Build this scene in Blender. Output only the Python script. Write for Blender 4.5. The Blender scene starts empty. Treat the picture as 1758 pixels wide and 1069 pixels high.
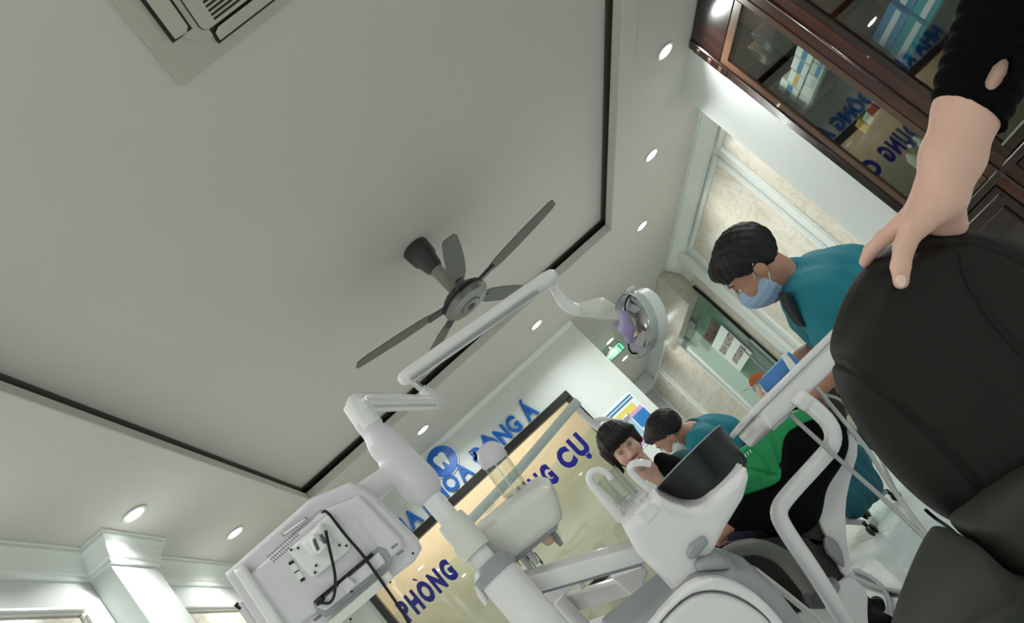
import bpy, bmesh, math, random
import numpy as np
from mathutils import Vector, Matrix

# ------------------------------------------------------------------ camera
scene = bpy.context.scene
C = scene.collection
CAMZ = 0.75
FPX = 1430.35
RM = np.array([[0.7346583777868886, 0.09082188385614622, -0.6723501923666265],
               [-0.6599884255624885, 0.3252070216152388, -0.6773124525118849],
               [0.15713782328401252, 0.9412728614446504, 0.29864735136959386]])   # world axes in camera space
RT = RM.T
ORG = np.array([0.0, 0.0, CAMZ])
cam_d = bpy.data.cameras.new('camera'); cam = bpy.data.objects.new('camera', cam_d); C.objects.link(cam)
cam_d.sensor_fit = 'HORIZONTAL'; cam_d.sensor_width = 36.0; cam_d.lens = FPX / 1758 * 36.0
cam_d.clip_start = 0.02; cam_d.clip_end = 60
cr, cu, cb = RT @ [1, 0, 0], RT @ [0, -1, 0], RT @ [0, 0, -1]
cam.matrix_world = Matrix(((cr[0], cu[0], cb[0], 0), (cr[1], cu[1], cb[1], 0), (cr[2], cu[2], cb[2], CAMZ), (0, 0, 0, 1)))
scene.camera = cam

# ------------------------------------------------------------------ world and exposure
world = bpy.data.worlds.new('world'); scene.world = world; world.use_nodes = True
world.node_tree.nodes['Background'].inputs[0].default_value = (0.72, 0.80, 0.80, 1)
world.node_tree.nodes['Background'].inputs[1].default_value = 0.15
scene.view_settings.view_transform = 'Standard'
scene.view_settings.look = 'None'
scene.view_settings.exposure = 0.20
scene.view_settings.gamma = 1.0
scene.view_settings.use_curve_mapping = False
DOWNLIGHT_W = 9.5
DOWNLIGHT_COL = (0.968, 1.0, 0.968)

# ------------------------------------------------------------------ pixel helpers (direction only; the distance is given)
def ray(u, v): return RT @ np.array([(u - 879.0) / FPX, (v - 534.5) / FPX, 1.0])
def P(u, v, D): return ORG + ray(u, v) * D
def PX(u, v, x): q = ray(u, v); return ORG + q * (x / q[0])
def PY(u, v, y): q = ray(u, v); return ORG + q * (y / q[1])
def PZ(u, v, z): q = ray(u, v); return ORG + q * ((z - CAMZ) / q[2])
def dirimg(dx, dy, dz=0.0):
    q = RT @ np.array([dx, dy, dz], float); return q / np.linalg.norm(q)
def unit(a): a = np.asarray(a, float); return a / np.linalg.norm(a)

# ------------------------------------------------------------------ materials
def lin(c):
    if isinstance(c, str): c = [int(c[i:i + 2], 16) / 255 for i in (0, 2, 4)]
    return tuple((x / 12.92 if x <= 0.04045 else ((x + 0.055) / 1.055) ** 2.4) for x in c) + (1.0,)
MATS = {}
def mat(name, col, rough=0.5, metal=0.0, noise=0.0, nscale=8.0, bump=0.0, bscale=60.0, trans=0.0, ior=1.45, alpha=1.0, emit=None, estr=0.0, coat=0.0, col2=None, spec=0.5, sheen=0.0):
    m = bpy.data.materials.new(name); m.use_nodes = True
    nt = m.node_tree; b = nt.nodes['Principled BSDF']
    c = lin(col); b.inputs['Base Color'].default_value = c
    b.inputs['Roughness'].default_value = rough; b.inputs['Metallic'].default_value = metal
    b.inputs['IOR'].default_value = ior; b.inputs['Transmission Weight'].default_value = trans
    b.inputs['Alpha'].default_value = alpha; b.inputs['Coat Weight'].default_value = coat
    b.inputs['Specular IOR Level'].default_value = spec
    if sheen: b.inputs['Sheen Weight'].default_value = sheen
    if emit is not None:
        b.inputs['Emission Color'].default_value = lin(emit); b.inputs['Emission Strength'].default_value = estr
    tc = None
    if noise > 0 or bump > 0:
        tc = nt.nodes.new('ShaderNodeTexCoord')
    if noise > 0:
        n = nt.nodes.new('ShaderNodeTexNoise'); n.inputs['Scale'].default_value = nscale; n.inputs['Detail'].default_value = 5
        nt.links.new(tc.outputs['Object'], n.inputs['Vector'])
        r = nt.nodes.new('ShaderNodeValToRGB')
        c2 = lin(col2) if col2 else tuple(x * (1 - noise) for x in c[:3]) + (1,)
        c1 = c if col2 else tuple(min(1, x * (1 + noise)) for x in c[:3]) + (1,)
        r.color_ramp.elements[0].position = 0.3; r.color_ramp.elements[1].position = 0.7
        r.color_ramp.elements[0].color = c2; r.color_ramp.elements[1].color = c1
        nt.links.new(n.outputs['Fac'], r.inputs['Fac']); nt.links.new(r.outputs['Color'], b.inputs['Base Color'])
    if bump > 0:
        n2 = nt.nodes.new('ShaderNodeTexNoise'); n2.inputs['Scale'].default_value = bscale; n2.inputs['Detail'].default_value = 4
        nt.links.new(tc.outputs['Object'], n2.inputs['Vector'])
        bp = nt.nodes.new('ShaderNodeBump'); bp.inputs['Strength'].default_value = bump; bp.inputs['Distance'].default_value = 0.004
        nt.links.new(n2.outputs['Fac'], bp.inputs['Height']); nt.links.new(bp.outputs['Normal'], b.inputs['Normal'])
    MATS[name] = m
    return m
def marble_mat(name, c1, c2, c3, scale=2.2, rough=0.22, stretch=(1, 1, 1)):
    m = bpy.data.materials.new(name); m.use_nodes = True; nt = m.node_tree; b = nt.nodes['Principled BSDF']
    tc = nt.nodes.new('ShaderNodeTexCoord'); mp = nt.nodes.new('ShaderNodeMapping')
    mp.inputs['Scale'].default_value = stretch; mp.inputs['Rotation'].default_value = (0.6, 0.3, 0.5)
    n0 = nt.nodes.new('ShaderNodeTexNoise'); n0.inputs['Scale'].default_value = scale; n0.inputs['Detail'].default_value = 8; n0.inputs['Distortion'].default_value = 1.6
    w = nt.nodes.new('ShaderNodeTexNoise'); w.inputs['Scale'].default_value = scale * 2.6; w.inputs['Detail'].default_value = 10; w.inputs['Distortion'].default_value = 2.6
    nt.links.new(tc.outputs['Object'], mp.inputs['Vector'])
    nt.links.new(mp.outputs['Vector'], n0.inputs['Vector']); nt.links.new(mp.outputs['Vector'], w.inputs['Vector'])
    r0 = nt.nodes.new('ShaderNodeValToRGB'); r0.color_ramp.elements[0].position = 0.35; r0.color_ramp.elements[1].position = 0.65
    r0.color_ramp.elements[0].color = lin(c2); r0.color_ramp.elements[1].color = lin(c1)
    r1 = nt.nodes.new('ShaderNodeValToRGB')
    e = r1.color_ramp.elements; e[0].position = 0.46; e[0].color = (0, 0, 0, 1); e[1].position = 0.54; e[1].color = (0, 0, 0, 1)
    k = e.new(0.50); k.color = (0.5, 0.5, 0.5, 1)
    mx = nt.nodes.new('ShaderNodeMixRGB'); mx.inputs['Color2'].default_value = lin(c3)
    nt.links.new(n0.outputs['Fac'], r0.inputs['Fac']); nt.links.new(w.outputs['Fac'], r1.inputs['Fac'])
    nt.links.new(r1.outputs['Color'], mx.inputs['Fac']); nt.links.new(r0.outputs['Color'], mx.inputs['Color1'])
    nt.links.new(mx.outputs['Color'], b.inputs['Base Color'])
    b.inputs['Roughness'].default_value = rough
    MATS[name] = m; return m
def wood_mat(name, c1, c2, rough=0.25, scale=14, stretch=(1, 1, 0.08)):
    m = mat(name, c1, rough, noise=0.4, nscale=scale, col2=c2, coat=0.15)
    nt = m.node_tree; mp = nt.nodes.new('ShaderNodeMapping'); mp.inputs['Scale'].default_value = stretch
    tc = [n for n in nt.nodes if n.type == 'TEX_COORD'][0]; nz = [n for n in nt.nodes if n.type == 'TEX_NOISE'][0]
    nt.links.new(tc.outputs['Object'], mp.inputs['Vector']); nt.links.new(mp.outputs['Vector'], nz.inputs['Vector'])
    return m
def thin_glass(name, tint, gloss=0.12, tr=0.92):
    """thin pane: mostly straight-through, with a sharp Fresnel reflection"""
    m = bpy.data.materials.new(name); m.use_nodes = True; nt = m.node_tree
    for n in list(nt.nodes): nt.nodes.remove(n)
    o = nt.nodes.new('ShaderNodeOutputMaterial'); t = nt.nodes.new('ShaderNodeBsdfTransparent'); g = nt.nodes.new('ShaderNodeBsdfGlossy')
    t.inputs[0].default_value = tuple(x * tr for x in lin(tint)[:3]) + (1,); g.inputs['Roughness'].default_value = 0.02
    f = nt.nodes.new('ShaderNodeFresnel'); f.inputs[0].default_value = 1.5
    ge = nt.nodes.new('ShaderNodeNewGeometry'); io = nt.nodes.new('ShaderNodeMath'); io.operation = 'MULTIPLY_ADD'   # no total reflection at the pane's far face
    io.inputs[1].default_value = 1 / 1.5 - 1.5; io.inputs[2].default_value = 1.5
    nt.links.new(ge.outputs['Backfacing'], io.inputs[0]); nt.links.new(io.outputs[0], f.inputs[0])
    a = nt.nodes.new('ShaderNodeMath'); a.operation = 'ADD'; a.inputs[1].default_value = gloss
    mx = nt.nodes.new('ShaderNodeMixShader')
    nt.links.new(f.outputs[0], a.inputs[0]); nt.links.new(a.outputs[0], mx.inputs[0])
    nt.links.new(t.outputs[0], mx.inputs[1]); nt.links.new(g.outputs[0], mx.inputs[2]); nt.links.new(mx.outputs[0], o.inputs[0])
    MATS[name] = m; return m

mat('paint_white', 'dadedb', 0.55, noise=0.015, nscale=3)
mat('ceiling_white', 'cbc7c1', 0.75, noise=0.01, nscale=2)
mat('trim_white', 'e3e6e2', 0.35)
marble_mat('marble', 'e6e1d6', 'd6cebe', 'bfb29c', 1.1)
marble_mat('marble_grey', 'cfc9bb', 'c0b8a8', 'a89d8a', 1.2, stretch=(1, 1, 5))
mat('cove_shade', '55524c', 0.9)  # white cove boards darkened for the shade inside the gap
mat('tile', 'd3dad8', 0.08, noise=0.06, nscale=1.6, spec=0.6)
mat('grout', '9aa09d', 0.8)
wood_mat('wood', '2b1612', '180b09', 0.26)
wood_mat('wood_red', '4a1d13', '2c100a', 0.28)
wood_mat('wood_tan', '5c4034', '45301f', 0.32)
mat('cab_inside', '6a6259', 0.6, noise=0.1)
thin_glass('glass_cab', 'f4f8f6', 0.04, 0.97)
thin_glass('glass_green', 'd8e8e0', 0.05, 0.97)
thin_glass('clear', 'fafcfb', 0.01, 0.985)
mat('plastic_white', 'e9e5e7', 0.16, spec=0.5, coat=0.5)
mat('plastic_warm', 'dedcd6', 0.32, coat=0.1)
mat('plastic_lilac', 'd8d2d8', 0.38)
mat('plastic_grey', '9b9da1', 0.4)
mat('grey_dark', '55575a', 0.45)
mat('black', '0b0b0c', 0.45)
mat('black_gloss', '0d0f10', 0.18)
mat('bowl_black', '1d2122', 0.32)
mat('cable', '0a0a0a', 0.4)
mat('leather', '1a1513', 0.55, spec=0.3, bump=0.12, bscale=260, noise=0.08, nscale=5)
mat('leather_brown', '241917', 0.38, bump=0.1, bscale=200, noise=0.1, nscale=5)
mat('leather_grey', '32332e', 0.6, spec=0.3, bump=0.12, bscale=220, noise=0.08, nscale=5)
mat('hose_grey', 'a9aaa8', 0.4)
mat('arm_grey', '6d6d69', 0.5)
mat('chrome', 'd4d6d8', 0.12, metal=1.0)
mat('steel', 'b4b7b8', 0.3, metal=1.0)
mat('fan_metal', '8b8a86', 0.35, metal=0.6)
mat('fan_dark', '3d3c3d', 0.35)
mat('fan_rod', '9b988f', 0.45)
mat('fan_blade', '66665f', 0.5)
mat('navy', '1a1f7a', 0.3, spec=0.4)
mat('sign_blue', '1560b8', 0.3)
mat('logo_blue', '1766c9', 0.3)
mat('logo_white', 'f2f5f6', 0.4)
mat('frame_black', '23211f', 0.35)
mat('film_cream', 'd9cdb4', 0.12, noise=0.03, nscale=1.5, spec=0.6)
mat('lower_tone_green', 'c3c7b2', 0.10, noise=0.03, nscale=1.2, spec=0.6)
mat('red_print', '7a3a38', 0.6)
mat('sheet', 'd3ded7', 0.55)
mat('door_green', 'aec4b7', 0.4)
mat('skin_pale', 'd6ab9a', 0.5, noise=0.05, nscale=14, bump=0.04, bscale=300)
mat('skin', 'b98974', 0.5, noise=0.05, nscale=14)
mat('skin_face', 'dcb09d', 0.48, noise=0.04, nscale=14)
mat('nail', 'ecc9bd', 0.25)
mat('hair', '0a0808', 0.6, noise=0.3, nscale=60)
mat('hair_brown', '120d0c', 0.55, noise=0.3, nscale=60)
mat('teal', '147584', 0.75, noise=0.06, nscale=20, bump=0.15, bscale=30)
mat('teal_dark', '0f4f5b', 0.8, noise=0.08, nscale=18)
mat('navy_trim', '10141c', 0.7)
mat('black_cloth', '070708', 0.85, spec=0.15, bump=0.3, bscale=40)
mat('black_knit', '060607', 0.9, spec=0.1, bump=0.4, bscale=90)
mat('jeans', '252b3a', 0.85, noise=0.15, nscale=30)
mat('green_bib', '1f9a5a', 0.45, noise=0.06, nscale=10, bump=0.25, bscale=22)
mat('white_print', 'e8f2ea', 0.6)
mat('mask_blue', 'a6c1e2', 0.7, noise=0.04, nscale=20)
mat('mask_white', 'e6e9ec', 0.7)
mat('eye_white', 'e8e2dc', 0.25)
mat('eye_dark', '15100e', 0.15)
mat('lip', 'a8504a', 0.35)
mat('teeth', 'efe9e0', 0.25)
mat('orange', 'c8691c', 0.2, trans=0.3)
mat('paper_blue', '4f86c6', 0.6)
mat('box_white', 'e4e6e2', 0.55)
mat('box_pale', 'c9d3cf', 0.55)
mat('box_blue', '4f8fc0', 0.5)
mat('box_teal', '2f9fb5', 0.5)
mat('box_yellow', 'd9b25a', 0.5)
mat('box_red', 'b6402c', 0.5)
mat('lavender', 'b4a6d2', 0.25, trans=0.25)
mat('gold_mirror', 'd9cfa8', 0.1, metal=1.0)
mat('mirror', 'c4c4c8', 0.22, metal=0.35)
mat('ac_plastic', 'b9b3a8', 0.5)
mat('ac_dark', '1c1915', 0.7)
mat('glove', 'd8b49a', 0.4)
mat('exit_green', '0b3d22', 0.4)
mat('exit_glow', '3fe08a', 0.4, emit='3fe08a', estr=2.2)
mat('lamp_glow', 'ffffff', 0.4, emit='f4fffb', estr=40.0)
mat('poster_white', 'e6ecf2', 0.5)
mat('poster_blue', '2f7cc4', 0.5)
mat('poster_sky', '9cc9e0', 0.5)
mat('poster_teal', '2c7aa0', 0.5)
mat('poster_yellow', 'e6d36a', 0.5)
mat('poster_pink', 'd7a3d0', 0.5)

# ------------------------------------------------------------------ object helpers
def link(o): C.objects.link(o); return o
def thing(name, label, cat, loc=(0, 0, 0), group=None):
    o = bpy.data.objects.new(name, None); link(o); o.location = Vector([float(a) for a in loc]); o.empty_display_size = 0.05
    o['label'] = label; o['category'] = cat
    if group: o['group'] = group
    return o
def world_loc(o):
    v = Vector((0, 0, 0))
    while o is not None: v = v + o.location; o = o.parent
    return v
def obj(name, data, m, parent=None, smooth=False, label=None, cat=None, group=None, kind=None, angle=None):
    """data: (verts, faces) or bmesh in world coordinates; the origin is moved to the middle of its base"""
    me = bpy.data.meshes.new(name)
    if isinstance(data, bmesh.types.BMesh):
        bmesh.ops.recalc_face_normals(data, faces=data.faces[:]); data.to_mesh(me); data.free()
    else:
        v, f = data
        if hasattr(v, 'tolist'): v = v.tolist()
        if hasattr(f, 'tolist'): f = f.tolist()
        me.from_pydata(v, [], f)
    n = len(me.vertices); co = np.empty(n * 3); me.vertices.foreach_get('co', co); co = co.reshape(-1, 3)
    lo, hi = co.min(0), co.max(0); o0 = np.array([(lo[0] + hi[0]) / 2, (lo[1] + hi[1]) / 2, lo[2]])
    me.vertices.foreach_set('co', (co - o0).ravel()); me.update()
    me.materials.append(MATS[m] if isinstance(m, str) else m)
    if smooth:
        me.polygons.foreach_set('use_smooth', [True] * len(me.polygons))
        if angle is not None: me.set_sharp_from_angle(angle=math.radians(angle))
    o = bpy.data.objects.new(name, me); link(o)
    if parent is not None:
        o.parent = parent; o.location = Vector(o0.tolist()) - world_loc(parent)
    else: o.location = Vector(o0.tolist())
    if label: o['label'] = label
    if cat: o['category'] = cat
    if group: o['group'] = group
    if kind: o['kind'] = kind
    return o
def dup(o, offset=(0, 0, 0), parent=None):
    c = o.copy(); link(c)
    if parent is not None: c.parent = parent
    else: c.location = o.location + Vector(offset)
    for ch in list(o.children): dup(ch, parent=c)
    return c
def bev(bm, w, seg=2, edges=None):
    if w > 0: bmesh.ops.bevel(bm, geom=(edges or bm.edges[:]), offset=w, segments=seg, profile=0.6, affect='EDGES', clamp_overlap=True)
def box(lo, hi, b=0.0, seg=2, bm=None):
    bm = bm or bmesh.new()
    vs = [bm.verts.new((x, y, z)) for x in (lo[0], hi[0]) for y in (lo[1], hi[1]) for z in (lo[2], hi[2])]
    fs = [(0, 1, 3, 2), (4, 6, 7, 5), (0, 4, 5, 1), (2, 3, 7, 6), (0, 2, 6, 4), (1, 5, 7, 3)]
    for f in fs: bm.faces.new([vs[i] for i in f])
    bmesh.ops.recalc_face_normals(bm, faces=bm.faces[:])
    if b: bev(bm, b, seg)
    return bm
def obox(c, ex, ey, ez, b=0.0, seg=2, bm=None):
    """box from its centre and three half vectors"""
    own = bm is None
    bm = bm or bmesh.new(); c, ex, ey, ez = [np.asarray(a, float) for a in (c, ex, ey, ez)]
    vs = [bm.verts.new((c + ex * i + ey * j + ez * k).tolist()) for i in (-1, 1) for j in (-1, 1) for k in (-1, 1)]
    for f in [(0, 1, 3, 2), (4, 6, 7, 5), (0, 4, 5, 1), (2, 3, 7, 6), (0, 2, 6, 4), (1, 5, 7, 3)]: bm.faces.new([vs[i] for i in f])
    if own: bmesh.ops.recalc_face_normals(bm, faces=bm.faces[:])
    if b and own: bev(bm, b, seg)
    return bm
def prism(pts, vec, b=0.0, seg=2, bm=None):
    """polygon of 3-D points pushed along vec"""
    bm = bm or bmesh.new(); vec = np.asarray(vec, float)
    A = [bm.verts.new(np.asarray(p, float).tolist()) for p in pts]; B = [bm.verts.new((np.asarray(p, float) + vec).tolist()) for p in pts]
    n = len(pts); bm.faces.new(A); bm.faces.new(B[::-1])
    for i in range(n): bm.faces.new((A[i], B[i], B[(i + 1) % n], A[(i + 1) % n]))
    bmesh.ops.recalc_face_normals(bm, faces=bm.faces[:])
    if b: bev(bm, b, seg)
    return bm
def smooth_poly(pts, it=2, closed=True):
    """Chaikin corner rounding"""
    p = [np.asarray(a, float) for a in pts]
    for _ in range(it):
        q = []; n = len(p)
        for i in range(n if closed else n - 1):
            a, b2 = p[i], p[(i + 1) % n]; q += [a * 0.75 + b2 * 0.25, a * 0.25 + b2 * 0.75]
        if not closed: q = [p[0]] + q + [p[-1]]
        p = q
    return p
def tube(pts, r, n=12, caps=True, it=0, bm=None, flat=None):
    """sweep of circles along a path; r number or list; flat = (normal, scale) squeezes the section"""
    if it:
        k = len(pts); rr = r if isinstance(r, (list, tuple)) else [r] * k
        q = smooth_poly([np.append(np.asarray(a, float), rr[i]) for i, a in enumerate(pts)], it, False)
        pts = [a[:3] for a in q]; r = [a[3] for a in q]
    pts = [np.asarray(a, float) for a in pts]; m = len(pts); rr = r if isinstance(r, (list, tuple)) else [r] * m
    bm = bm or bmesh.new(); rings = []; up = None
    for i in range(m):
        t = unit(pts[min(i + 1, m - 1)] - pts[max(i - 1, 0)])
        if up is None:
            up = np.cross(t, [0, 0, 1]) if abs(t[2]) < 0.9 else np.cross(t, [1, 0, 0]); up = unit(up)
        up = unit(up - t * (up @ t)); s = np.cross(t, up); ring = []
        for j in range(n):
            a = 2 * math.pi * j / n; o = (up * math.cos(a) + s * math.sin(a)) * rr[i]
            if flat is not None: fn = np.asarray(flat[0]); o = o - fn * (o @ fn) * (1 - flat[1])
            ring.append(bm.verts.new((pts[i] + o).tolist()))
        rings.append(ring)
    for i in range(m - 1):
        for j in range(n): bm.faces.new((rings[i][j], rings[i][(j + 1) % n], rings[i + 1][(j + 1) % n], rings[i + 1][j]))
    if caps: bm.faces.new(rings[0][::-1]); bm.faces.new(rings[-1])
    return bm
def lathe(prof, c, axis=(0, 0, 1), n=24, bm=None):
    """profile [(radius, height)] turned about axis through c"""
    bm = bm or bmesh.new(); ax = unit(axis); u = unit(np.cross(ax, [1, 0, 0]) if abs(ax[0]) < 0.9 else np.cross(ax, [0, 1, 0])); w = np.cross(ax, u)
    rings = []
    for r, h in prof:
        if r < 1e-6: rings.append([bm.verts.new((np.asarray(c) + ax * h).tolist())]); continue
        rings.append([bm.verts.new((np.asarray(c) + ax * h + (u * math.cos(2 * math.pi * j / n) + w * math.sin(2 * math.pi * j / n)) * r).tolist()) for j in range(n)])
    for a, b2 in zip(rings[:-1], rings[1:]):
        for j in range(n):
            k = (j + 1) % n
            if len(a) == 1 and len(b2) == 1: continue
            if len(a) == 1: bm.faces.new((a[0], b2[j], b2[k]))
            elif len(b2) == 1: bm.faces.new((a[j], b2[0], a[k]))
            else: bm.faces.new((a[j], b2[j], b2[k], a[k]))
    if tuple(prof[0]) != tuple(prof[-1]):
        if len(rings[0]) > 1: bm.faces.new(rings[0][::-1])
        if len(rings[-1]) > 1: bm.faces.new(rings[-1])
    else: bmesh.ops.remove_doubles(bm, verts=rings[0] + rings[-1], dist=1e-6)
    return bm

# ------------------------------------------------------------------ smooth solids: signed distances turned into a mesh (surface nets)
class G:
    """grid of sample points"""
    def __init__(s, lo, hi, h):
        s.lo = np.asarray(lo, float); s.h = h
        n = np.ceil((np.asarray(hi, float) - s.lo) / h).astype(int) + 1; s.n = n
        ax = [(s.lo[i] + np.arange(n[i]) * h).astype(np.float32) for i in range(3)]
        s.X, s.Y, s.Z = np.meshgrid(*ax, indexing='ij', sparse=True)
    def local(s, o, Rm):
        """coordinates in a frame: origin o, rows of Rm = its axes"""
        X, Y, Z = s.X - np.float32(o[0]), s.Y - np.float32(o[1]), s.Z - np.float32(o[2])
        q = G.__new__(G); q.h = s.h
        q.X, q.Y, q.Z = [(X * np.float32(a[0]) + Y * np.float32(a[1]) + Z * np.float32(a[2])) for a in Rm]
        return q
def s_cap(g, a, b, r1, r2=None):
    r2 = r1 if r2 is None else r2
    a = np.asarray(a, np.float32); d = np.asarray(b, np.float32) - a; L = float(d @ d) + 1e-12
    X, Y, Z = g.X - a[0], g.Y - a[1], g.Z - a[2]
    t = np.clip((X * d[0] + Y * d[1] + Z * d[2]) / np.float32(L), 0, 1)
    return np.sqrt((X - t * d[0]) ** 2 + (Y - t * d[1]) ** 2 + (Z - t * d[2]) ** 2) - (np.float32(r1) + t * np.float32(r2 - r1))
def s_ell(g, c, r, Rm=None):
    if Rm is not None: g = g.local(c, Rm); c = (0, 0, 0)
    X, Y, Z = g.X - np.float32(c[0]), g.Y - np.float32(c[1]), g.Z - np.float32(c[2])
    r = np.asarray(r, np.float32)
    k0 = np.sqrt((X / r[0]) ** 2 + (Y / r[1]) ** 2 + (Z / r[2]) ** 2); k1 = np.sqrt((X / r[0] ** 2) ** 2 + (Y / r[1] ** 2) ** 2 + (Z / r[2] ** 2) ** 2)
    return k0 * (k0 - 1) / (k1 + np.float32(1e-6))
def s_box(g, c, half, rnd=0.0, Rm=None):
    if Rm is not None: g = g.local(c, Rm); c = (0, 0, 0)
    qx, qy, qz = [abs(a - np.float32(c[i])) - np.float32(half[i] - rnd) for i, a in enumerate((g.X, g.Y, g.Z))]
    return np.sqrt(np.maximum(qx, 0) ** 2 + np.maximum(qy, 0) ** 2 + np.maximum(qz, 0) ** 2) + np.minimum(np.maximum(qx, np.maximum(qy, qz)), 0) - np.float32(rnd)
def s_poly(X, Y, pts):
    """2-D signed distance of a polygon"""
    n = len(pts); d = None; s = None
    for i in range(n):
        a = np.asarray(pts[i], np.float32); b = np.asarray(pts[i - 1], np.float32); e = b - a
        wx, wy = X - a[0], Y - a[1]; t = np.clip((wx * e[0] + wy * e[1]) / np.float32(e @ e + 1e-12), 0, 1)
        dd = (wx - e[0] * t) ** 2 + (wy - e[1] * t) ** 2
        c1 = Y >= a[1]; c2 = Y < b[1]; c3 = e[0] * wy > e[1] * wx
        flip = (c1 & c2 & c3) | (~c1 & ~c2 & ~c3)
        d = dd if d is None else np.minimum(d, dd)
        s = np.where(flip, -1, 1).astype(np.float32) if s is None else np.where(flip, -s, s)
    return s * np.sqrt(d)
def s_slab(g, o, Rm, pts, half, rnd):
    """polygon outline (2-D, in the frame's x, y) with thickness along the frame's z, rounded"""
    q = g.local(o, Rm); d2 = s_poly(q.X, q.Y, pts) + np.float32(rnd); dz = abs(q.Z) - np.float32(half - rnd)
    return np.sqrt(np.maximum(d2, 0) ** 2 + np.maximum(dz, 0) ** 2) + np.minimum(np.maximum(d2, dz), 0) - np.float32(rnd)
def s_line2(X, Y, pts):
    """2-D distance to a polyline"""
    d = None
    for a, b in zip(pts[:-1], pts[1:]):
        a = np.asarray(a, np.float32); e = np.asarray(b, np.float32) - a; wx, wy = X - a[0], Y - a[1]
        t = np.clip((wx * e[0] + wy * e[1]) / np.float32(e @ e + 1e-12), 0, 1); q = (wx - e[0] * t) ** 2 + (wy - e[1] * t) ** 2
        d = q if d is None else np.minimum(d, q)
    return np.sqrt(d)
def smin(a, b, k):
    h = np.maximum(np.float32(k) - abs(a - b), 0) / np.float32(k)
    return np.minimum(a, b) - h * h * np.float32(k * 0.25)
def smax(a, b, k): return -smin(-a, -b, k)
def blend(k, *ds):
    r = ds[0]
    for d in ds[1:]: r = smin(r, d, k)
    return r
def nets(g, v):
    """surface nets of the field v on grid g -> (verts, faces)"""
    v = np.broadcast_to(v, tuple(g.n)).astype(np.float32)
    ins = v < 0
    c = np.zeros(tuple(g.n - 1), np.int8)
    off = [(i, j, k) for i in (0, 1) for j in (0, 1) for k in (0, 1)]
    sl = lambda a, o: a[o[0]:a.shape[0] - 1 + o[0], o[1]:a.shape[1] - 1 + o[1], o[2]:a.shape[2] - 1 + o[2]]
    for o in off: c += sl(ins, o).astype(np.int8)
    cells = np.argwhere((c > 0) & (c < 8))
    if len(cells) == 0: return np.zeros((0, 3)), []
    idx = -np.ones(c.shape, np.int64); idx[tuple(cells.T)] = np.arange(len(cells))
    pos = np.zeros((len(cells), 3)); cnt = np.zeros(len(cells))
    val = {o: v[tuple((cells + np.array(o)).T)] for o in off}
    for o in off:
        for ax in range(3):
            if o[ax] == 0:
                o2 = list(o); o2[ax] = 1; o2 = tuple(o2); a, b = val[o], val[o2]; m = (a < 0) != (b < 0)
                t = np.where(m, a / np.where(m, a - b, 1), 0)
                pt = np.tile(np.array(o, float), (len(cells), 1)); pt[:, ax] += t
                pos[m] += pt[m]; cnt[m] += 1
    verts = (pos / cnt[:, None] + cells) * g.h + g.lo
    faces = []
    for ax in range(3):
        a = ins.take(range(0, ins.shape[ax] - 1), ax); b = ins.take(range(1, ins.shape[ax]), ax)
        e = np.argwhere(a != b); u, w = [(1, 2), (2, 0), (0, 1)][ax]
        ok = (e[:, u] > 0) & (e[:, w] > 0) & (e[:, u] < ins.shape[u] - 1) & (e[:, w] < ins.shape[w] - 1); e = e[ok]
        if not len(e): continue
        d = []
        for du, dw in ((0, 0), (-1, 0), (-1, -1), (0, -1)):
            q = e.copy(); q[:, u] += du; q[:, w] += dw; d.append(idx[tuple(q.T)])
        d = np.stack(d, 1); fl = ~a[tuple(e.T)]
        d[fl] = d[fl][:, ::-1]; faces.append(d)
    return verts, np.concatenate(faces)
def solid(name, lo, hi, h, fn, m, parent=None, **kw):
    g = G(lo, hi, h); return obj(name, nets(g, fn(g)), m, parent, smooth=True, **kw)
def frame(x, y):
    """rows = orthonormal axes from an x direction and an approximate y direction"""
    x = unit(x); z = unit(np.cross(x, y)); y = np.cross(z, x); return np.stack([x, y, z])
# ================================================================== the room
XL, XR, YB, YS, YE = -1.90, 3.20, -3.0, 7.78, 14.4      # left wall, right wall, wall behind, sign wall, corridor end
ZS, ZC = 2.75, 2.86                                      # soffit and raised ceiling
TX0, TX1, TY0, TY1 = -1.09, 2.15, -2.0, 6.40             # opening of the raised ceiling
def struct(name, data, m, parent=None, **k): return obj(name, data, m, parent, kind=None if parent else 'structure', **k)

floor = struct('floor', box((XL, YB, -0.12), (XR, YE, -0.012)), 'grout')
T = 0.8; t0 = None
for i in range(7):
    for j in range(22):
        x0, y0 = XL + i * T, YB + j * T
        x1, y1 = min(x0 + T, XR), min(y0 + T, YE)
        if x1 - x0 < 0.79 or y1 - y0 < 0.79:
            if x1 - x0 > 0.05 and y1 - y0 > 0.05: struct('tile', box((x0 + .0015, y0 + .0015, -0.012), (x1 - .0015, y1 - .0015, 0.0), 0.0015, 1), 'tile', floor)
            continue
        if t0 is None: t0 = struct('tile', box((x0 + .0015, y0 + .0015, -0.012), (x1 - .0015, y1 - .0015, 0.0), 0.0015, 1), 'tile', floor); tb = (x0, y0)
        else: c = t0.copy(); link(c); c.location = t0.location + Vector((x0 - tb[0], y0 - tb[1], 0))

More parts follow.
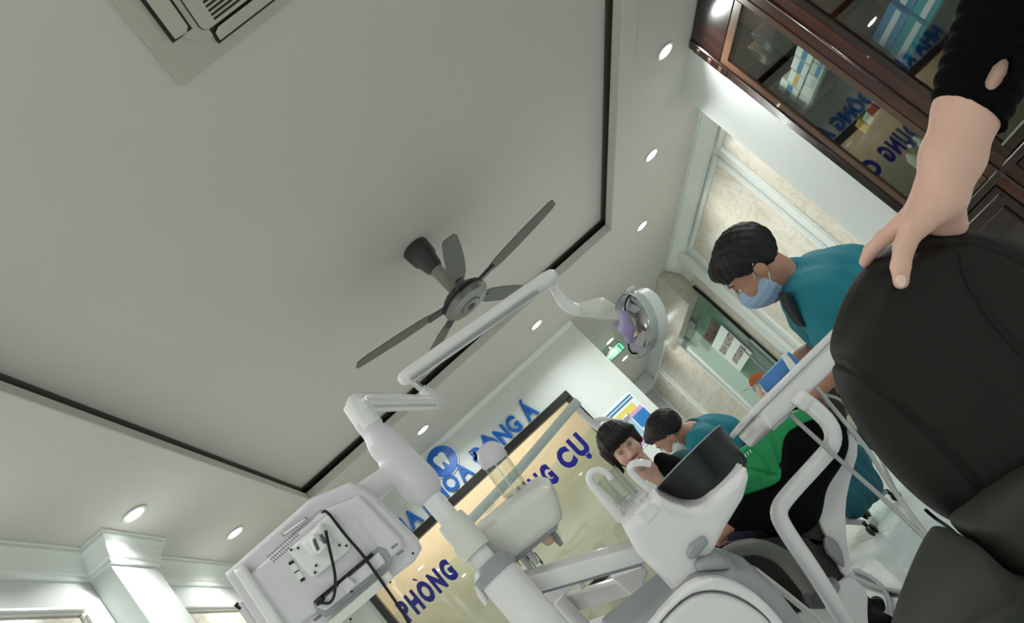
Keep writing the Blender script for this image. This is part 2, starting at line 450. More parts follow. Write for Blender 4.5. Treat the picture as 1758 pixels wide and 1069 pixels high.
# ceiling: soffit ring, lip moulding, cove with its shade put into the colour, raised field
ceil = struct('ceiling', box((TX0 - .16, TY0 - .16, ZC), (TX1 + .16, TY1 + .16, ZC + .03)), 'ceiling_white')
soffit = struct('trim_1', box((XL, YB, ZS), (TX0 - .02, TY1 + .02, ZS + .05)), 'ceiling_white')
for lo, hi in (((TX1 + .02, YB, ZS), (XR, TY1 + .02, ZS + .05)), ((TX0 - .02, YB, ZS), (TX1 + .02, TY0 - .02, ZS + .05)), ((XL, TY1 + .02, ZS), (XR, YE, ZS + .05))):
    struct('soffit_panel', box(lo, hi), 'ceiling_white', soffit)
W = 0.13
for lo, hi in (((TX0 - W, TY0, ZS - .02), (TX0, TY1 + W, ZS + .055)), ((TX1, TY0, ZS - .02), (TX1 + W, TY1 + W, ZS + .055)), ((TX0, TY1, ZS - .02), (TX1, TY1 + W, ZS + .055)), ((TX0, TY0 - W, ZS - .02), (TX1, TY0, ZS + .055))):
    struct('lip_moulding', box(lo, hi, 0.008, 2), 'ceiling_white', soffit)
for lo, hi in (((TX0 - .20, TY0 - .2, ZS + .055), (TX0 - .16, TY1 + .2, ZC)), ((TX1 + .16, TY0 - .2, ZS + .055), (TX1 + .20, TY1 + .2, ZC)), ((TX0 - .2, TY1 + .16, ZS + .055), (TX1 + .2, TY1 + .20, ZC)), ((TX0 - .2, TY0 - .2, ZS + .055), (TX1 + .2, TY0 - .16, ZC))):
    struct('cove_board', box(lo, hi), 'cove_shade', soffit)
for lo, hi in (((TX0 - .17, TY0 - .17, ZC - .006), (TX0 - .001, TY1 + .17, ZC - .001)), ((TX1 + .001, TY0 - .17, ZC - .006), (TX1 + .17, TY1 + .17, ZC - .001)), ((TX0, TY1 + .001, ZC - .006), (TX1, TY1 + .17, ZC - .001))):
    struct('cove_shade_sheet', box(lo, hi), 'cove_shade', soffit)  # thin dark sheets stand in for shade above the cove

# walls
wl = struct('wall_left', box((XL - .12, YB, 0), (XL, YS + .1, ZS)), 'paint_white')
wr = struct('wall_right', box((XR, YB, 0), (XR + .12, YE, ZS)), 'paint_white')
wb = struct('wall_back', box((XL - .12, YB - .12, 0), (XR + .12, YB, ZS)), 'paint_white')
we = struct('wall_corridor_end', box((1.52, YE, 0), (XR, YE + .12, ZS)), 'paint_white')
wc = struct('wall_corridor_side', box((1.52, YS + .12, 0), (1.64, YE, ZS)), 'paint_white')
pier = struct('wall_pier', box((2.84, 4.62, 0), (XR, 5.20, ZS)), 'paint_white')
def cornice(parent, pts, inward, zt=ZS, sc=1.0):
    """stepped ceiling moulding along a polyline; inward = which side of the path the room is (+1 left of travel)"""
    prof = [(0, -.150), (.018, -.150), (.022, -.128), (.034, -.120), (.050, -.085), (.072, -.050), (.090, -.030), (.090, -.012), (.104, -.012), (.104, 0), (0, 0)]
    prof = [(a * sc, b * sc) for a, b in prof]; bm = bmesh.new(); n = len(pts); rings = []
    for i, p in enumerate(pts):
        p = np.array(p, float); d0 = unit(p - pts[i - 1]) if i else None; d1 = unit(np.array(pts[i + 1]) - p) if i < n - 1 else None
        if d0 is None: d0 = d1
        if d1 is None: d1 = d0
        n0, n1 = np.array([-d0[1], d0[0]]) * inward, np.array([-d1[1], d1[0]]) * inward
        m = (n0 + n1); m = m / (m @ n0)
        rings.append([bm.verts.new((p[0] + m[0] * o, p[1] + m[1] * o, zt + h)) for o, h in prof])
    k = len(prof)
    for a, b in zip(rings[:-1], rings[1:]):
        for j in range(k): bm.faces.new((a[j], a[(j + 1) % k], b[(j + 1) % k], b[j]))
    bm.faces.new(rings[0]); bm.faces.new(rings[-1][::-1])
    return struct('cornice', bm, 'trim_white', parent)
PF = -1.76
cornice(wl, [(XL, YB), (XL, 4.42), (PF, 4.42), (PF, 4.92), (XL, 4.92), (XL, YS)], -1)
pillar = struct('pillar', box((XL, 4.42, 0), (PF, 4.92, ZS - .13), 0.004, 1), 'paint_white', wl)
cornice(wr, [(XR, 9.0), (XR, 5.20)], -1)
cornice(we, [(3.1, YE), (1.64, YE)], 1)
def panel(parent, plane, n, y0, y1, z0, z1, m='marble', fw=0.045, proud=0.022):
    """framed marble panel on a wall whose face is x = plane; n = +1 when the room lies at larger x"""
    f = 0.006
    struct('marble_panel', box((min(plane, plane + n * f), y0, z0), (max(plane, plane + n * f), y1, z1)), m, parent)
    for (a, b, c, d) in ((y0 - fw, y1 + fw, z1, z1 + fw), (y0 - fw, y1 + fw, z0 - fw, z0), (y0 - fw, y0, z0, z1), (y1, y1 + fw, z0, z1)):
        struct('panel_moulding', box((min(plane, plane + n * proud), a, c), (max(plane, plane + n * proud), b, d), 0.008, 2), 'trim_white', parent)
        w2 = 0.016
        e0, e1, e2, e3 = (a + .012, b - .012, c + .012, d - .012) if (b - a) > .02 and (d - c) > .02 else (a, b, c, d)
        struct('panel_bead', box((min(plane, plane + n * (proud + .012)), e0, e2), (max(plane, plane + n * (proud + .012)), e1, e3), 0.004, 1), 'trim_white', parent)
panel(wl, XL, 1, 0.6, 2.0, 0.9, 2.38); panel(wl, XL, 1, 2.25, 4.12, 0.9, 2.38); panel(wl, XL, 1, 5.22, 7.4, 0.9, 2.38)
panel(wr, XR, -1, 5.35, 6.06, 0.9, 2.53); panel(wr, XR, -1, 6.30, 8.14, 0.9, 2.53)
panel(wr, XR, -1, 11.15, 12.75, 0.5, 2.50, m='marble_grey'); panel(wr, XR, -1, 13.0, 14.2, 0.5, 2.50, m='marble_grey')
struct('door_jamb', box((XR - .05, 8.38, 0), (XR, 8.60, 2.66), 0.012, 2), 'trim_white', wr)
struct('marble_strip', box((XR - .02, 8.60, 0), (XR, 8.905, 2.42)), 'marble_grey', wr)
struct('door_head', box((3.0, 9.02, 2.27), (XR, 10.9, ZS), 0.006, 1), 'marble_grey', wr)
struct('marble_dado', box((XR - .012, 5.20, 0), (XR, 8.38, 0.82)), 'marble', wr)
struct('marble_dado', box((XR - .012, 10.9, 0), (XR, YE, 0.40)), 'marble_grey', wr)
struct('beam', box((1.64, 13.7, 2.50), (XR, 14.05, ZS), 0.01, 1), 'paint_white', we)
# glass door in the right wall
d1 = struct('door_1', box((3.155, 8.93, 0.02), (3.167, 10.06, 2.26)), 'glass_green')
struct('door_seal', box((3.145, 8.905, 0.02), (3.175, 8.93, 2.37)), 'black', d1)
struct('frosted_backing', box((3.185, 8.95, 0.02), (3.195, 10.9, 2.26)), 'door_green', d1)
for y, z0, z1 in ((9.20, 1.02, 1.56), (8.79, 0.95, 1.50)):  # second bar and stud stand in for the handle's reflection
    struct('handle_and_reflection', tube([(3.10, y, z0), (3.10, y, z1)], 0.011, 10), 'steel', d1, smooth=True, angle=40)
    struct('stud_and_reflection', tube([(3.10, y, z0 + .1), (3.19, y, z0 + .1)], 0.008, 8), 'steel', d1)
struct('door_clamp', box((3.13, 9.86, 2.18), (3.19, 10.06, 2.27), 0.006, 1), 'steel', d1)
struct('door_closer', box((2.95, 10.02, 2.10), (3.01, 10.30, 2.19), 0.01, 2), 'steel', d1)
# printed sheet on the glass door
sh = thing('notice_sheet', 'pale sheet with three lines of red lettering on the glass door', 'notice', (3.149, 9.66, 1.42))
obj('sheet', box((3.149, 9.22, 1.42), (3.151, 10.06, 1.88)), 'sheet', sh)
rng = random.Random(4)
for z0, z1, y0, y1 in ((1.90, 2.02, 9.32, 10.0), (1.68, 1.77, 9.24, 10.04), (1.50, 1.58, 9.26, 9.96)):
    y = y0
    while y < y1 - .05:
        w = rng.uniform(.06, .08)
        bm = bmesh.new(); k = rng.random()
        for a in (0, w * .55): box((3.146, y + a, z0), (3.149, y + a + w * .17, z1), bm=bm)
        zz = z0 + (z1 - z0) * rng.choice([0, .42, .8]); box((3.146, y, zz), (3.149, y + w * .8, zz + (z1 - z0) * .14), bm=bm)
        obj('red_letter', bm, 'red_print', sh); y += w + rng.choice([.004, .004, .03])

# sign wall with the window of the instrument room
FX0, FX1, FZ1 = -1.47, 1.13, 2.27
wf = struct('wall_far', box((FX1, YS, 0), (1.64, YS + .12, ZS)), 'paint_white')
struct('wall_piece', box((XL, YS, FZ1), (FX1, YS + .12, ZS)), 'paint_white', wf)
struct('wall_piece', box((XL, YS, 0), (FX0, YS + .12, FZ1)), 'paint_white', wf)
struct('wall_piece', box((FX0, YS, 0), (FX1, YS + .12, 0.45)), 'paint_white', wf)
cornice(wf, [(1.64, YS), (XL, YS)], 1, ZS, 0.32)
w1 = struct('window_1', box((FX0 + .06, YS + .02, 0.5), (FX1 - .06, YS + .03, FZ1 - .06)), 'clear')
for lo, hi in (((FX0, YS - .03, FZ1 - .075), (FX1, YS + .06, FZ1)), ((FX0, YS - .03, 0.45), (FX1, YS + .06, 0.51)), ((FX0, YS - .03, 0.51), (FX0 + .065, YS + .06, FZ1 - .075)), ((FX1 - .065, YS - .03, 0.51), (FX1, YS + .06, FZ1 - .075))):
    struct('window_frame', box(lo, hi, 0.006, 1), 'frame_black', w1)
struct('window_transom', box((FX0 + .065, YS - .03, .79), (FX1 - .065, YS + .06, .86), 0.006, 1), 'frame_black', w1)
room2 = struct('wall_instrument_room', box((XL, 8.75, 0), (1.52, 8.85, ZS)), 'film_cream')
struct('side_wall', box((XL - .1, 7.9, 0), (XL, 8.75, ZS)), 'film_cream', room2)
struct('lower_tone_board', box((XL, 8.72, 0.0), (1.52, 8.75, 1.98)), 'lower_tone_green', room2)  # greener board stands in for the lit interior's change of tone

# downlights
def downlight(loc, label, on=True, group='recessed ceiling downlights'):
    t = thing('downlight', label, 'downlight', (loc[0], loc[1], ZS - .008), group)
    if 'ring' not in DL:
        r = obj('trim_ring', lathe([(.052, 0), (.068, 0), (.070, .004), (.066, .010), (.052, .010), (.052, 0)], (0, 0, 0), n=28), 'trim_white', None, smooth=True, angle=40)
        g = obj('lens', lathe([(0, .002), (.051, .002), (.051, .008), (0, .008)], (0, 0, 0), n=28), 'lamp_glow', None)
        DL['ring'], DL['lens'] = r, g; first = True
    else: r, g = DL['ring'].copy(), DL['lens'].copy(); link(r); link(g)
    for o, z in ((r, -.002), (g, .0)): o.parent = t; o.location = (0, 0, z)
    ld = bpy.data.lights.new('downlight_lamp', 'AREA'); ld.shape = 'DISK'; ld.size = 0.10; ld.energy = DOWNLIGHT_W; ld.color = DOWNLIGHT_COL; ld.spread = math.radians(150)
    lo = bpy.data.objects.new('downlight_lamp', ld); link(lo); lo.parent = t; lo.location = (0, 0, -.004)
    return t
DL = {}
downlight((2.57, 4.42), 'recessed round downlight in the soffit beside the top corner of the dark cabinet')
downlight((2.57, 5.70), 'recessed round downlight in the soffit beside the first marble wall panel')
downlight((2.57, 6.98), 'recessed round downlight at the corner of soffit near surgical lamp head')
downlight((1.25, 7.06), 'recessed round downlight in the soffit above the right end of the blue sign')
downlight((-0.11, 7.10), 'recessed round downlight in the soffit above the tooth logo')
downlight((-1.53, 5.81), 'recessed round downlight in the soffit beside the back of the monitor')
downlight((-1.53, 4.45), 'recessed round downlight in the soffit beside the white wall pillar')
downlight((2.24, 9.81), 'recessed round downlight above the green exit sign in the corridor')
downlight((2.58, 11.41), 'recessed round downlight far down the corridor past the exit sign')
for x, y in ((-1.53, 3.09), (-1.53, 1.73), (-1.53, 0.37), (2.57, 3.10), (2.57, 1.80), (2.57, 0.4), (-1.53, -1.2), (2.57, -1.2), (-.6, -2.5), (0.5, -2.5), (1.6, -2.5), (2.4, 13.0)):  # unseen downlights, added to light the room
    downlight((x, y), 'recessed round downlight added out of view to light the room', group='added downlights out of view')
# warm ceiling lamp inside the instrument room
il = thing('room_lamp', 'warm ceiling lamp inside the instrument room behind the glass', 'lamp', (0.0, 8.3, ZS - .03))
obj('lamp_body', box((-.6, 8.24, ZS - .03), (.6, 8.36, ZS), 0.005, 1), 'trim_white', il)
ld = bpy.data.lights.new('room_lamp_light', 'AREA'); ld.shape = 'RECTANGLE'; ld.size = 2.6; ld.size_y = .12; ld.energy = 22; ld.color = (1.0, .86, .70)
lo = bpy.data.objects.new('room_lamp_light', ld); link(lo); lo.parent = il; lo.location = (-.15, 0, -.02)

# ------------------------------------------------------------------ lettering
def glyph(ch, size, ext, off):
    c = bpy.data.curves.new('t', 'FONT'); c.body = ch; c.size = size; c.extrude = ext; c.offset = off; c.resolution_u = 3
    o = bpy.data.objects.new('t', c); link(o); bpy.context.view_layer.update()
    me = o.evaluated_get(bpy.context.evaluated_depsgraph_get()).to_mesh()
    v = np.array([p.co[:] for p in me.vertices]); f = [tuple(p.vertices) for p in me.polygons]
    bpy.data.objects.remove(o); bpy.data.curves.remove(c)
    return v, f
def glyph2(ch, size, ext, off):
    if ch != 'Ò': return glyph(ch, size, ext, off)
    v, f = glyph('O', size, ext, off); c = (v[:, 0].min() + v[:, 0].max()) / 2; h = v[:, 1].max(); n = len(v); s = size
    q = [(c - .20 * s, h + .20 * s), (c - .06 * s, h + .20 * s), (c + .07 * s, h + .06 * s), (c - .03 * s, h + .06 * s)]
    v = np.concatenate([v, [(a, b, z) for z in (-ext, ext) for a, b in q]])
    f = f + [(n + 3, n + 2, n + 1, n), (n + 4, n + 5, n + 6, n + 7)] + [(n + i, n + (i + 1) % 4, n + 4 + (i + 1) % 4, n + 4 + i) for i in range(4)]
    return v, f
def lettering(text, parent, m, x0, x1, z, y, cap, ext=.012, off=.006, track=.12, space=.42, name='letter', anchor=None):
    """upright letters on a wall facing -y, from x0 to x1; anchor = index of the letter that starts at x0"""
    size = cap / 0.727; items = []; x = 0
    for i, ch in enumerate(text):
        if i == anchor: xa = x
        if ch == ' ': x += space * cap; continue
        v, f = glyph2(ch, size, ext, off * cap / .19); w0, w1 = v[:, 0].min(), v[:, 0].max()
        items.append((v - [w0, 0, 0], f, x)); x += (w1 - w0) + track * cap
    tot = x - track * cap; xa = xa if anchor is not None else 0
    s = (x1 - x0) / (tot - xa)
    for v, f, xx in items:
        q = np.stack([x0 + (xx - xa + v[:, 0]) * s, y - v[:, 2], z + v[:, 1]], 1)
        obj(name, (q, f), m, parent)
s1 = thing('wall_sign', 'blue raised lettering in a row on the white wall above the window', 'sign', (0, YS, 2.29))
lettering('NHA KHOA ĐÔNG Á', s1, 'sign_blue', -0.585, 0.80, 2.295, YS - .012, 0.165, anchor=4, off=.008, track=.14)
s2 = thing('window_lettering', 'navy capital letters in a row across the beige window', 'sign', (0, YS, 1.72))
for wd, xa, xb in (('PHÒNG', -1.335, -.735), ('DỤNG', .03, .515), ('CỤ', .615, .925)):
    lettering(wd, s2, 'navy', xa, xb, 1.715, YS + .012, 0.19, ext=.004, off=.016, track=.20)
lg = thing('tooth_logo', 'round blue disc with a white tooth above the blue lettering', 'logo', (-.18, YS - .03, 2.42))
lc = np.array([-.18, YS, 2.575])
obj('backing_disc', lathe([(0, 0), (.158, 0), (.158, .02), (0, .02)], lc + [0, -.02, 0], (0, 1, 0), 40), 'logo_white', lg)
obj('blue_disc', lathe([(0, 0), (.146, 0), (.146, .012), (0, .012)], lc + [0, -.032, 0], (0, 1, 0), 40), 'logo_blue', lg)
th = [(-.075, .045), (-.055, .078), (-.02, .080), (0, .068), (.02, .080), (.055, .078), (.075, .045), (.068, .0), (.056, -.045), (.046, -.092), (.028, -.092), (.016, -.03), (0, -.015), (-.016, -.03), (-.028, -.092), (-.046, -.092), (-.056, -.045), (-.068, .0)]
obj('tooth', prism([(lc[0] + a, lc[1] - .042, lc[2] + b) for a, b in [(x * .86, z * .86 + .006) for x, z in smooth_poly(th, 2)]], (0, .012, 0)), 'logo_white', lg)
# poster right of the window
po = thing('wall_poster', 'colourful poster with yellow, pink and blue blocks beside the black window frame', 'poster', (1.38, YS - .006, 1.38))
obj('sheet', box((1.20, YS - .006, 1.38), (1.56, YS, 1.86)), 'poster_white', po)
for nm, x0, x1, z0, z1, m in (('stripe', 1.22, 1.54, 1.815, 1.83, 'poster_teal'), ('stripe', 1.22, 1.54, 1.785, 1.80, 'poster_teal'), ('yellow_block', 1.22, 1.50, 1.69, 1.76, 'poster_yellow'), ('pink_band', 1.22, 1.54, 1.655, 1.69, 'poster_pink'), ('blue_block', 1.40, 1.545, 1.52, 1.65, 'poster_blue'), ('sky_block', 1.24, 1.385, 1.48, 1.65, 'poster_sky'), ('pink_block', 1.24, 1.50, 1.40, 1.47, 'poster_pink')):
    obj(nm, box((x0, YS - .009, z0), (x1, YS - .005, z1)), m, po)
# green exit sign hanging in the corridor
ex = thing('exit_sign', 'green illuminated exit sign hanging from the corridor ceiling', 'sign', (2.21, 10.0, 2.58))
obj('sign_box', box((2.08, 9.98, 2.58), (2.36, 10.02, 2.70), 0.004, 1), 'exit_green', ex)
obj('bracket', box((2.21, 9.99, 2.70), (2.23, 10.01, ZS)), 'steel', ex)
obj('arrow', prism([(2.10, 9.978, 2.64), (2.13, 9.978, 2.665), (2.13, 9.978, 2.648), (2.17, 9.978, 2.648), (2.17, 9.978, 2.632), (2.13, 9.978, 2.632), (2.13, 9.978, 2.615)], (0, .003, 0)), 'exit_glow', ex)
bm = bmesh.new()
for a, b, r in (((2.225, 2.682), (2.228, 2.680), .011), ((2.228, 2.662), (2.235, 2.632), .010), ((2.235, 2.632), (2.215, 2.606), .006), ((2.235, 2.632), (2.25, 2.602), .006), ((2.23, 2.655), (2.205, 2.642), .005), ((2.23, 2.655), (2.252, 2.64), .005)):
    tube([(a[0], 9.978, a[1]), (b[0], 9.978, b[1])], r, 8, bm=bm, flat=((0, 1, 0), .2))
obj('running_figure', bm, 'exit_glow', ex)
bm = bmesh.new()
for x0, x1, z0, z1 in ((2.275, 2.283, 2.595, 2.685), (2.335, 2.343, 2.595, 2.685), (2.275, 2.343, 2.677, 2.685)): box((x0, 9.976, z0), (x1, 9.979, z1), bm=bm)
obj('doorway_mark', bm, 'exit_glow', ex)

# ------------------------------------------------------------------ air conditioner cassette
ac = thing('air_conditioner', 'square ceiling cassette air conditioner with dark louvre slots', 'air conditioner', (.615, 1.795, ZC - .03))
AX0, AX1, AY0, AY1 = .12, 1.07, 1.335, 2.285
obj('panel', box((AX0, AY0, ZC - .022), (AX1, AY1, ZC), 0.006, 2), 'ac_plastic', ac)
q = .13; acx, acy = (AX0 + AX1) / 2, (AY0 + AY1) / 2
def rrect(x0, y0, x1, y1, z, r, n=5):
    out = []
    for cx, cy, a0 in ((x1 - r, y1 - r, 0), (x0 + r, y1 - r, 90), (x0 + r, y0 + r, 180), (x1 - r, y0 + r, 270)):
        for i in range(n + 1): a = math.radians(a0 + 90 * i / n); out.append((cx + r * math.cos(a), cy + r * math.sin(a), z))
    return out
obj('raised_ring', prism(rrect(AX0 + .10, AY0 + .10, AX1 - .10, AY1 - .10, ZC - .034, .10), (0, 0, .016), 0.004, 1), 'ac_plastic', ac)
g_ = obj('grille_panel', prism(rrect(AX0 + .165, AY0 + .145, AX1 - .165, AY1 - .145, ZC - .042, .03), (0, 0, .010), 0.003, 1), 'ac_plastic', ac)
bm = bmesh.new()
obj('grille_gap', prism(rrect(AX0 + .161, AY0 + .141, AX1 - .161, AY1 - .141, ZC - .0362, .034), (0, 0, .004)), 'ac_dark', ac)
for k in range(32):
    yy = AY1 - .165 - k * .0195
    for x0, x1 in ((AX0 + .215, AX0 + .38), (AX0 + .39, AX0 + .56), (AX0 + .57, AX0 + .735)):
        obj('grille_slot', box((x0, yy - .009, ZC - .0432), (x1, yy, ZC - .0415)), 'ac_dark', ac)
for side in range(4):
    a = side * math.pi / 2; ca, sa = round(math.cos(a)), round(math.sin(a))
    def rot(x, y, z): return (acx + x * ca - y * sa, acy + x * sa + y * ca, z)
    hw = (AX1 - AX0) / 2
    def rbox(x0, x1, y0, y1, z0, z1, b=0):
        p, r = np.array(rot(x0, y0, z0)), np.array(rot(x1, y1, z1)); return box(np.minimum(p, r), np.maximum(p, r), b, 1)
    obj('air_slot', rbox(-hw + .066, -hw + .142, -.29, .29, ZC - .0352, ZC - .020), 'ac_dark', ac)
    obj('louvre', prism([rot(-hw + .078, -.280, ZC - .040), rot(-hw + .120, -.280, ZC - .046), rot(-hw + .134, -.262, ZC - .046), rot(-hw + .134, .262, ZC - .046), rot(-hw + .120, .280, ZC - .046), rot(-hw + .078, .280, ZC - .040)], (0, 0, .006), 0.002, 1), 'ac_plastic', ac)
for sx in (-1, 1):
    for sy in (-1, 1):
        cx, cy = acx + sx * .335, acy + sy * .335; pts = []
        for i in range(9):
            aa = math.atan2(sy, sx) - .7 + 1.4 * i / 8; pts.append((acx + sx * .265 + .115 * math.cos(aa), acy + sy * .265 + .115 * math.sin(aa), ZC - .024))
        obj('corner_groove', tube(pts, 0.003, 6), 'plastic_grey', ac)

# ------------------------------------------------------------------ ceiling fan
fx, fy, fz = .60, 4.46, 2.42
fan = thing('ceiling_fan', 'grey five-bladed ceiling fan hanging on a short rod', 'fan', (fx, fy, fz - .05))
obj('canopy', lathe([(0, 0), (.042, 0), (.056, -.02), (.066, -.08), (.080, -.10), (.088, -.185), (.086, -.195), (0, -.195)], (fx, fy, ZC - .195), (0, 0, -1), 32), 'fan_dark', fan, smooth=True, angle=40)
obj('rod', lathe([(.040, 0), (.040, .22), (0, .22), (0, 0)][:2], (fx, fy, fz + .05), n=24), 'fan_rod', fan, smooth=True, angle=40)
obj('motor_housing', lathe([(0, .06), (.06, .06), (.11, .045), (.145, .018), (.150, -.005), (.13, -.012), (0, -.012)], (fx, fy, fz), n=40), 'fan_dark', fan, smooth=True, angle=35)
obj('hub_cover', lathe([(.150, -.012), (.152, -.024), (.135, -.048), (.10, -.058), (.070, -.060), (.068, -.056), (.062, -.056), (.060, -.066), (.03, -.070), (0, -.070)], (fx, fy, fz), n=40), 'fan_metal', fan, smooth=True, angle=30)
obj('centre_cap', lathe([(.026, -.070), (.026, -.074), (0, -.074)], (fx, fy, fz), n=20), 'fan_dark', fan)
for a in (-14, 58, 130, 202, 274):
    A = math.radians(a); d = np.array([math.cos(A), math.sin(A), 0]); s = np.array([-math.sin(A), math.cos(A), 0])
    o0 = np.array([fx, fy, fz + .005])
    prof = [(.14, .030), (.22, .034), (.30, .055), (.45, .062), (.60, .058), (.72, .050), (.755, .034)]
    up = [o0 + d * r + s * w + [0, 0, -w * .06] for r, w in prof]; dn = [o0 + d * r - s * w * .9 + [0, 0, w * .05] for r, w in prof[::-1]]
    bl = obj('blade', prism(up + dn, (0, 0, .006)), 'fan_blade', fan)
    obj('blade_iron', prism([o0 + d * .10 + s * .03 - [0, 0, .004], o0 + d * .26 + s * .022 - [0, 0, .004], o0 + d * .26 - s * .022 - [0, 0, .012], o0 + d * .10 - s * .03 - [0, 0, .008]], (0, 0, .008)), 'fan_dark', fan)
# ------------------------------------------------------------------ glazed wooden cabinet on the right wall
CX = 2.82
cab = thing('display_cabinet', 'dark reddish wooden cabinet with glass doors reaching the ceiling', 'cabinet', (3.0, 3.2, 0))
obj('body_back', box((3.16, 1.85, 0.0), (3.195, 4.62, ZS - .005)), 'cab_inside', cab)
obj('side_panel', box((CX, 4.585, 0), (3.16, 4.618, ZS - .005)), 'wood', cab)
obj('side_panel', box((CX, 1.85, 0), (3.16, 1.88, ZS - .005)), 'wood', cab)
obj('top_panel', box((CX, 1.88, ZS - .035), (3.16, 4.585, ZS - .005)), 'wood', cab)
obj('base_panel', box((CX, 1.88, 0.06), (3.16, 4.585, 0.09)), 'wood', cab)
obj('plinth', box((CX - .01, 1.87, 0), (CX + .05, 4.615, 0.09), 0.004, 1), 'wood', cab)
obj('counter_board', box((CX - .012, 1.88, 0.80), (3.16, 4.60, 0.84), 0.006, 1), 'wood', cab)
# carved edge post: fluted strips
obj('edge_post', box((CX - .012, 4.535, 0), (CX + .02, 4.618, ZS - .006), 0.004, 1), 'wood', cab)
for k in range(4): obj('flute', tube([(CX - .012, 4.548 + k * .018, .12), (CX - .012, 4.548 + k * .018, 2.38)], .0065, 6), 'wood', cab, smooth=True)
obj('carved_block', box((CX - .016, 4.54, 2.42), (CX, 4.615, 2.70), 0.003, 1), 'wood', cab)
for z in (2.46, 2.55, 2.65): obj('carved_boss', box((CX - .022, 4.555, z), (CX - .012, 4.60, z + .03), 0.004, 1), 'wood_tan', cab)
obj('top_rail', box((CX - .004, 1.88, 2.50), (CX + .02, 4.535, ZS - .006), 0.004, 1), 'wood', cab)
for y0, y1 in ((3.685, 3.885), (2.80, 2.98)):
    obj('mid_post', box((CX - .006, y0, 0.09), (CX + .02, y1, 2.50), 0.006, 1), 'wood_red', cab)
    obj('post_bead', tube([(CX - .008, (y0 + y1) / 2, .12), (CX - .008, (y0 + y1) / 2, 2.5)], .008, 6), 'wood', cab, smooth=True)
for i, (y0, y1) in enumerate(((3.885, 4.535), (2.98, 3.685), (1.88, 2.80))):
    d = obj('glass_door', box((CX + .004, y0 + .06, 0.90), (CX + .008, y1 - .06, 2.44)), 'glass_cab', cab)
    for lo, hi in (((y0 + .005, .845), (y0 + .06, 2.495)), ((y1 - .06, .845), (y1 - .005, 2.495)), ((y0 + .06, .845), (y1 - .06, .90)), ((y0 + .06, 2.44), (y1 - .06, 2.495))):
        obj('door_stile', box((CX - .008, lo[0], lo[1]), (CX + .016, hi[0], hi[1]), 0.004, 1), 'wood' if i else 'wood_tan', d)
    obj('glazing_bead', box((CX - .010, y0 + .06, .895), (CX - .002, y1 - .06, .905)), 'steel', d)
    lw = obj('lower_door', box((CX - .006, y0 + .01, .10), (CX + .012, y1 - .01, .795), 0.004, 1), 'wood', cab)
    obj('raised_panel', box((CX - .018, y0 + .09, .19), (CX - .002, y1 - .09, .70), 0.010, 2), 'wood', lw)
    for z in (.15, .745): obj('rail_groove', box((CX - .012, y0 + .04, z - .012), (CX - .002, y1 - .04, z + .012), 0.004, 1), 'wood', lw)
for z in (1.13, 1.49, 1.865, 2.22):
    obj('glass_shelf', box((CX + .05, 1.88, z), (3.16, 4.58, z + .008)), 'glass_green', cab)
for z in (1.13, 1.49, 1.865):
    for y in (3.79, 2.89): obj('shelf_support', box((CX + .03, y - .02, z - .02), (3.16, y + .02, z), 0.002, 1), 'wood_red', cab)
obj('inner_post', box((CX + .03, 3.76, .84), (3.16, 3.80, 2.6)), 'wood_red', cab)

def carton(y, z, sy, sz, sx, m, label, band=None, x=None, group=None):
    x = CX + .10 if x is None else x
    t = thing('carton', label, 'box', (x + sx / 2, y + sy / 2, z), group)
    obj('carton_body', box((x, y, z), (x + sx, y + sy, z + sz), 0.003, 1), m, t)
    if band: obj('printed_band', box((x - .001, y + .004, z + sz * .35), (x + .001, y + sy - .004, z + sz * .62)), band, t)
    obj('lid_flap', box((x + .004, y + .006, z + sz - .001), (x + sx * .5, y + sy - .006, z + sz + .0015)), m, t)
    return t
gz = 'pale cartons on the shelf behind the first glass door'
sz_ = 1.8745
for i in range(5):
    carton(4.03 + i * .107, sz_, .103, .098, .16, ['box_pale', 'box_pale', 'box_white', 'box_white', 'box_white'][i], 'small pale carton in the lower carton row, ' + ['next to the inner post', 'second from the inner post', 'in the middle of the row', 'second from the edge post', 'next to the edge post'][i], ['box_blue', 'box_blue', 'box_pale', None, None][i], x=2.93, group=gz)
for i in range(4):
    carton(4.06 + i * .125, sz_ + .1025, .119, [.115, .11, .10, .14][i], .16, 'box_white', 'white carton stacked on the lower carton row, ' + ['next to the inner post', 'second from the inner post', 'second from the edge post, cream banded', 'tallest, next to the edge post'][i], ['box_blue', 'box_blue', 'box_yellow', 'box_blue'][i], x=2.925, group=gz)
carton(3.93, 2.2295, .10, .12, .10, 'box_blue', 'small blue carton alone on the top glass shelf', 'poster_white', x=2.93)
for k in range(4):
    carton(4.05 + k * .09, 1.4995, .078, (.12, .075, .07, .09)[k], .13, ['box_teal', 'box_red', 'box_white', 'box_yellow'][k], ['teal carton with white label', 'red carton', 'plain white carton', 'yellow carton'][k] + ' on the shelf below the rows of pale cartons', ['poster_white', None, None, None][k], x=2.94)
for k in range(2):
    carton(3.10 + k * .32, 1.4995, .29, .11, .2, 'box_teal', ['teal carton at the open end of the teal row', 'teal carton beside the red inner post'][k], 'poster_white', x=2.92)
    carton(3.12 + k * .31, 1.612, .27, .11, .2, 'box_blue', ['blue carton lying on the teal carton at the open end', 'blue carton lying on the teal carton beside the post'][k], 'poster_white', x=2.92)
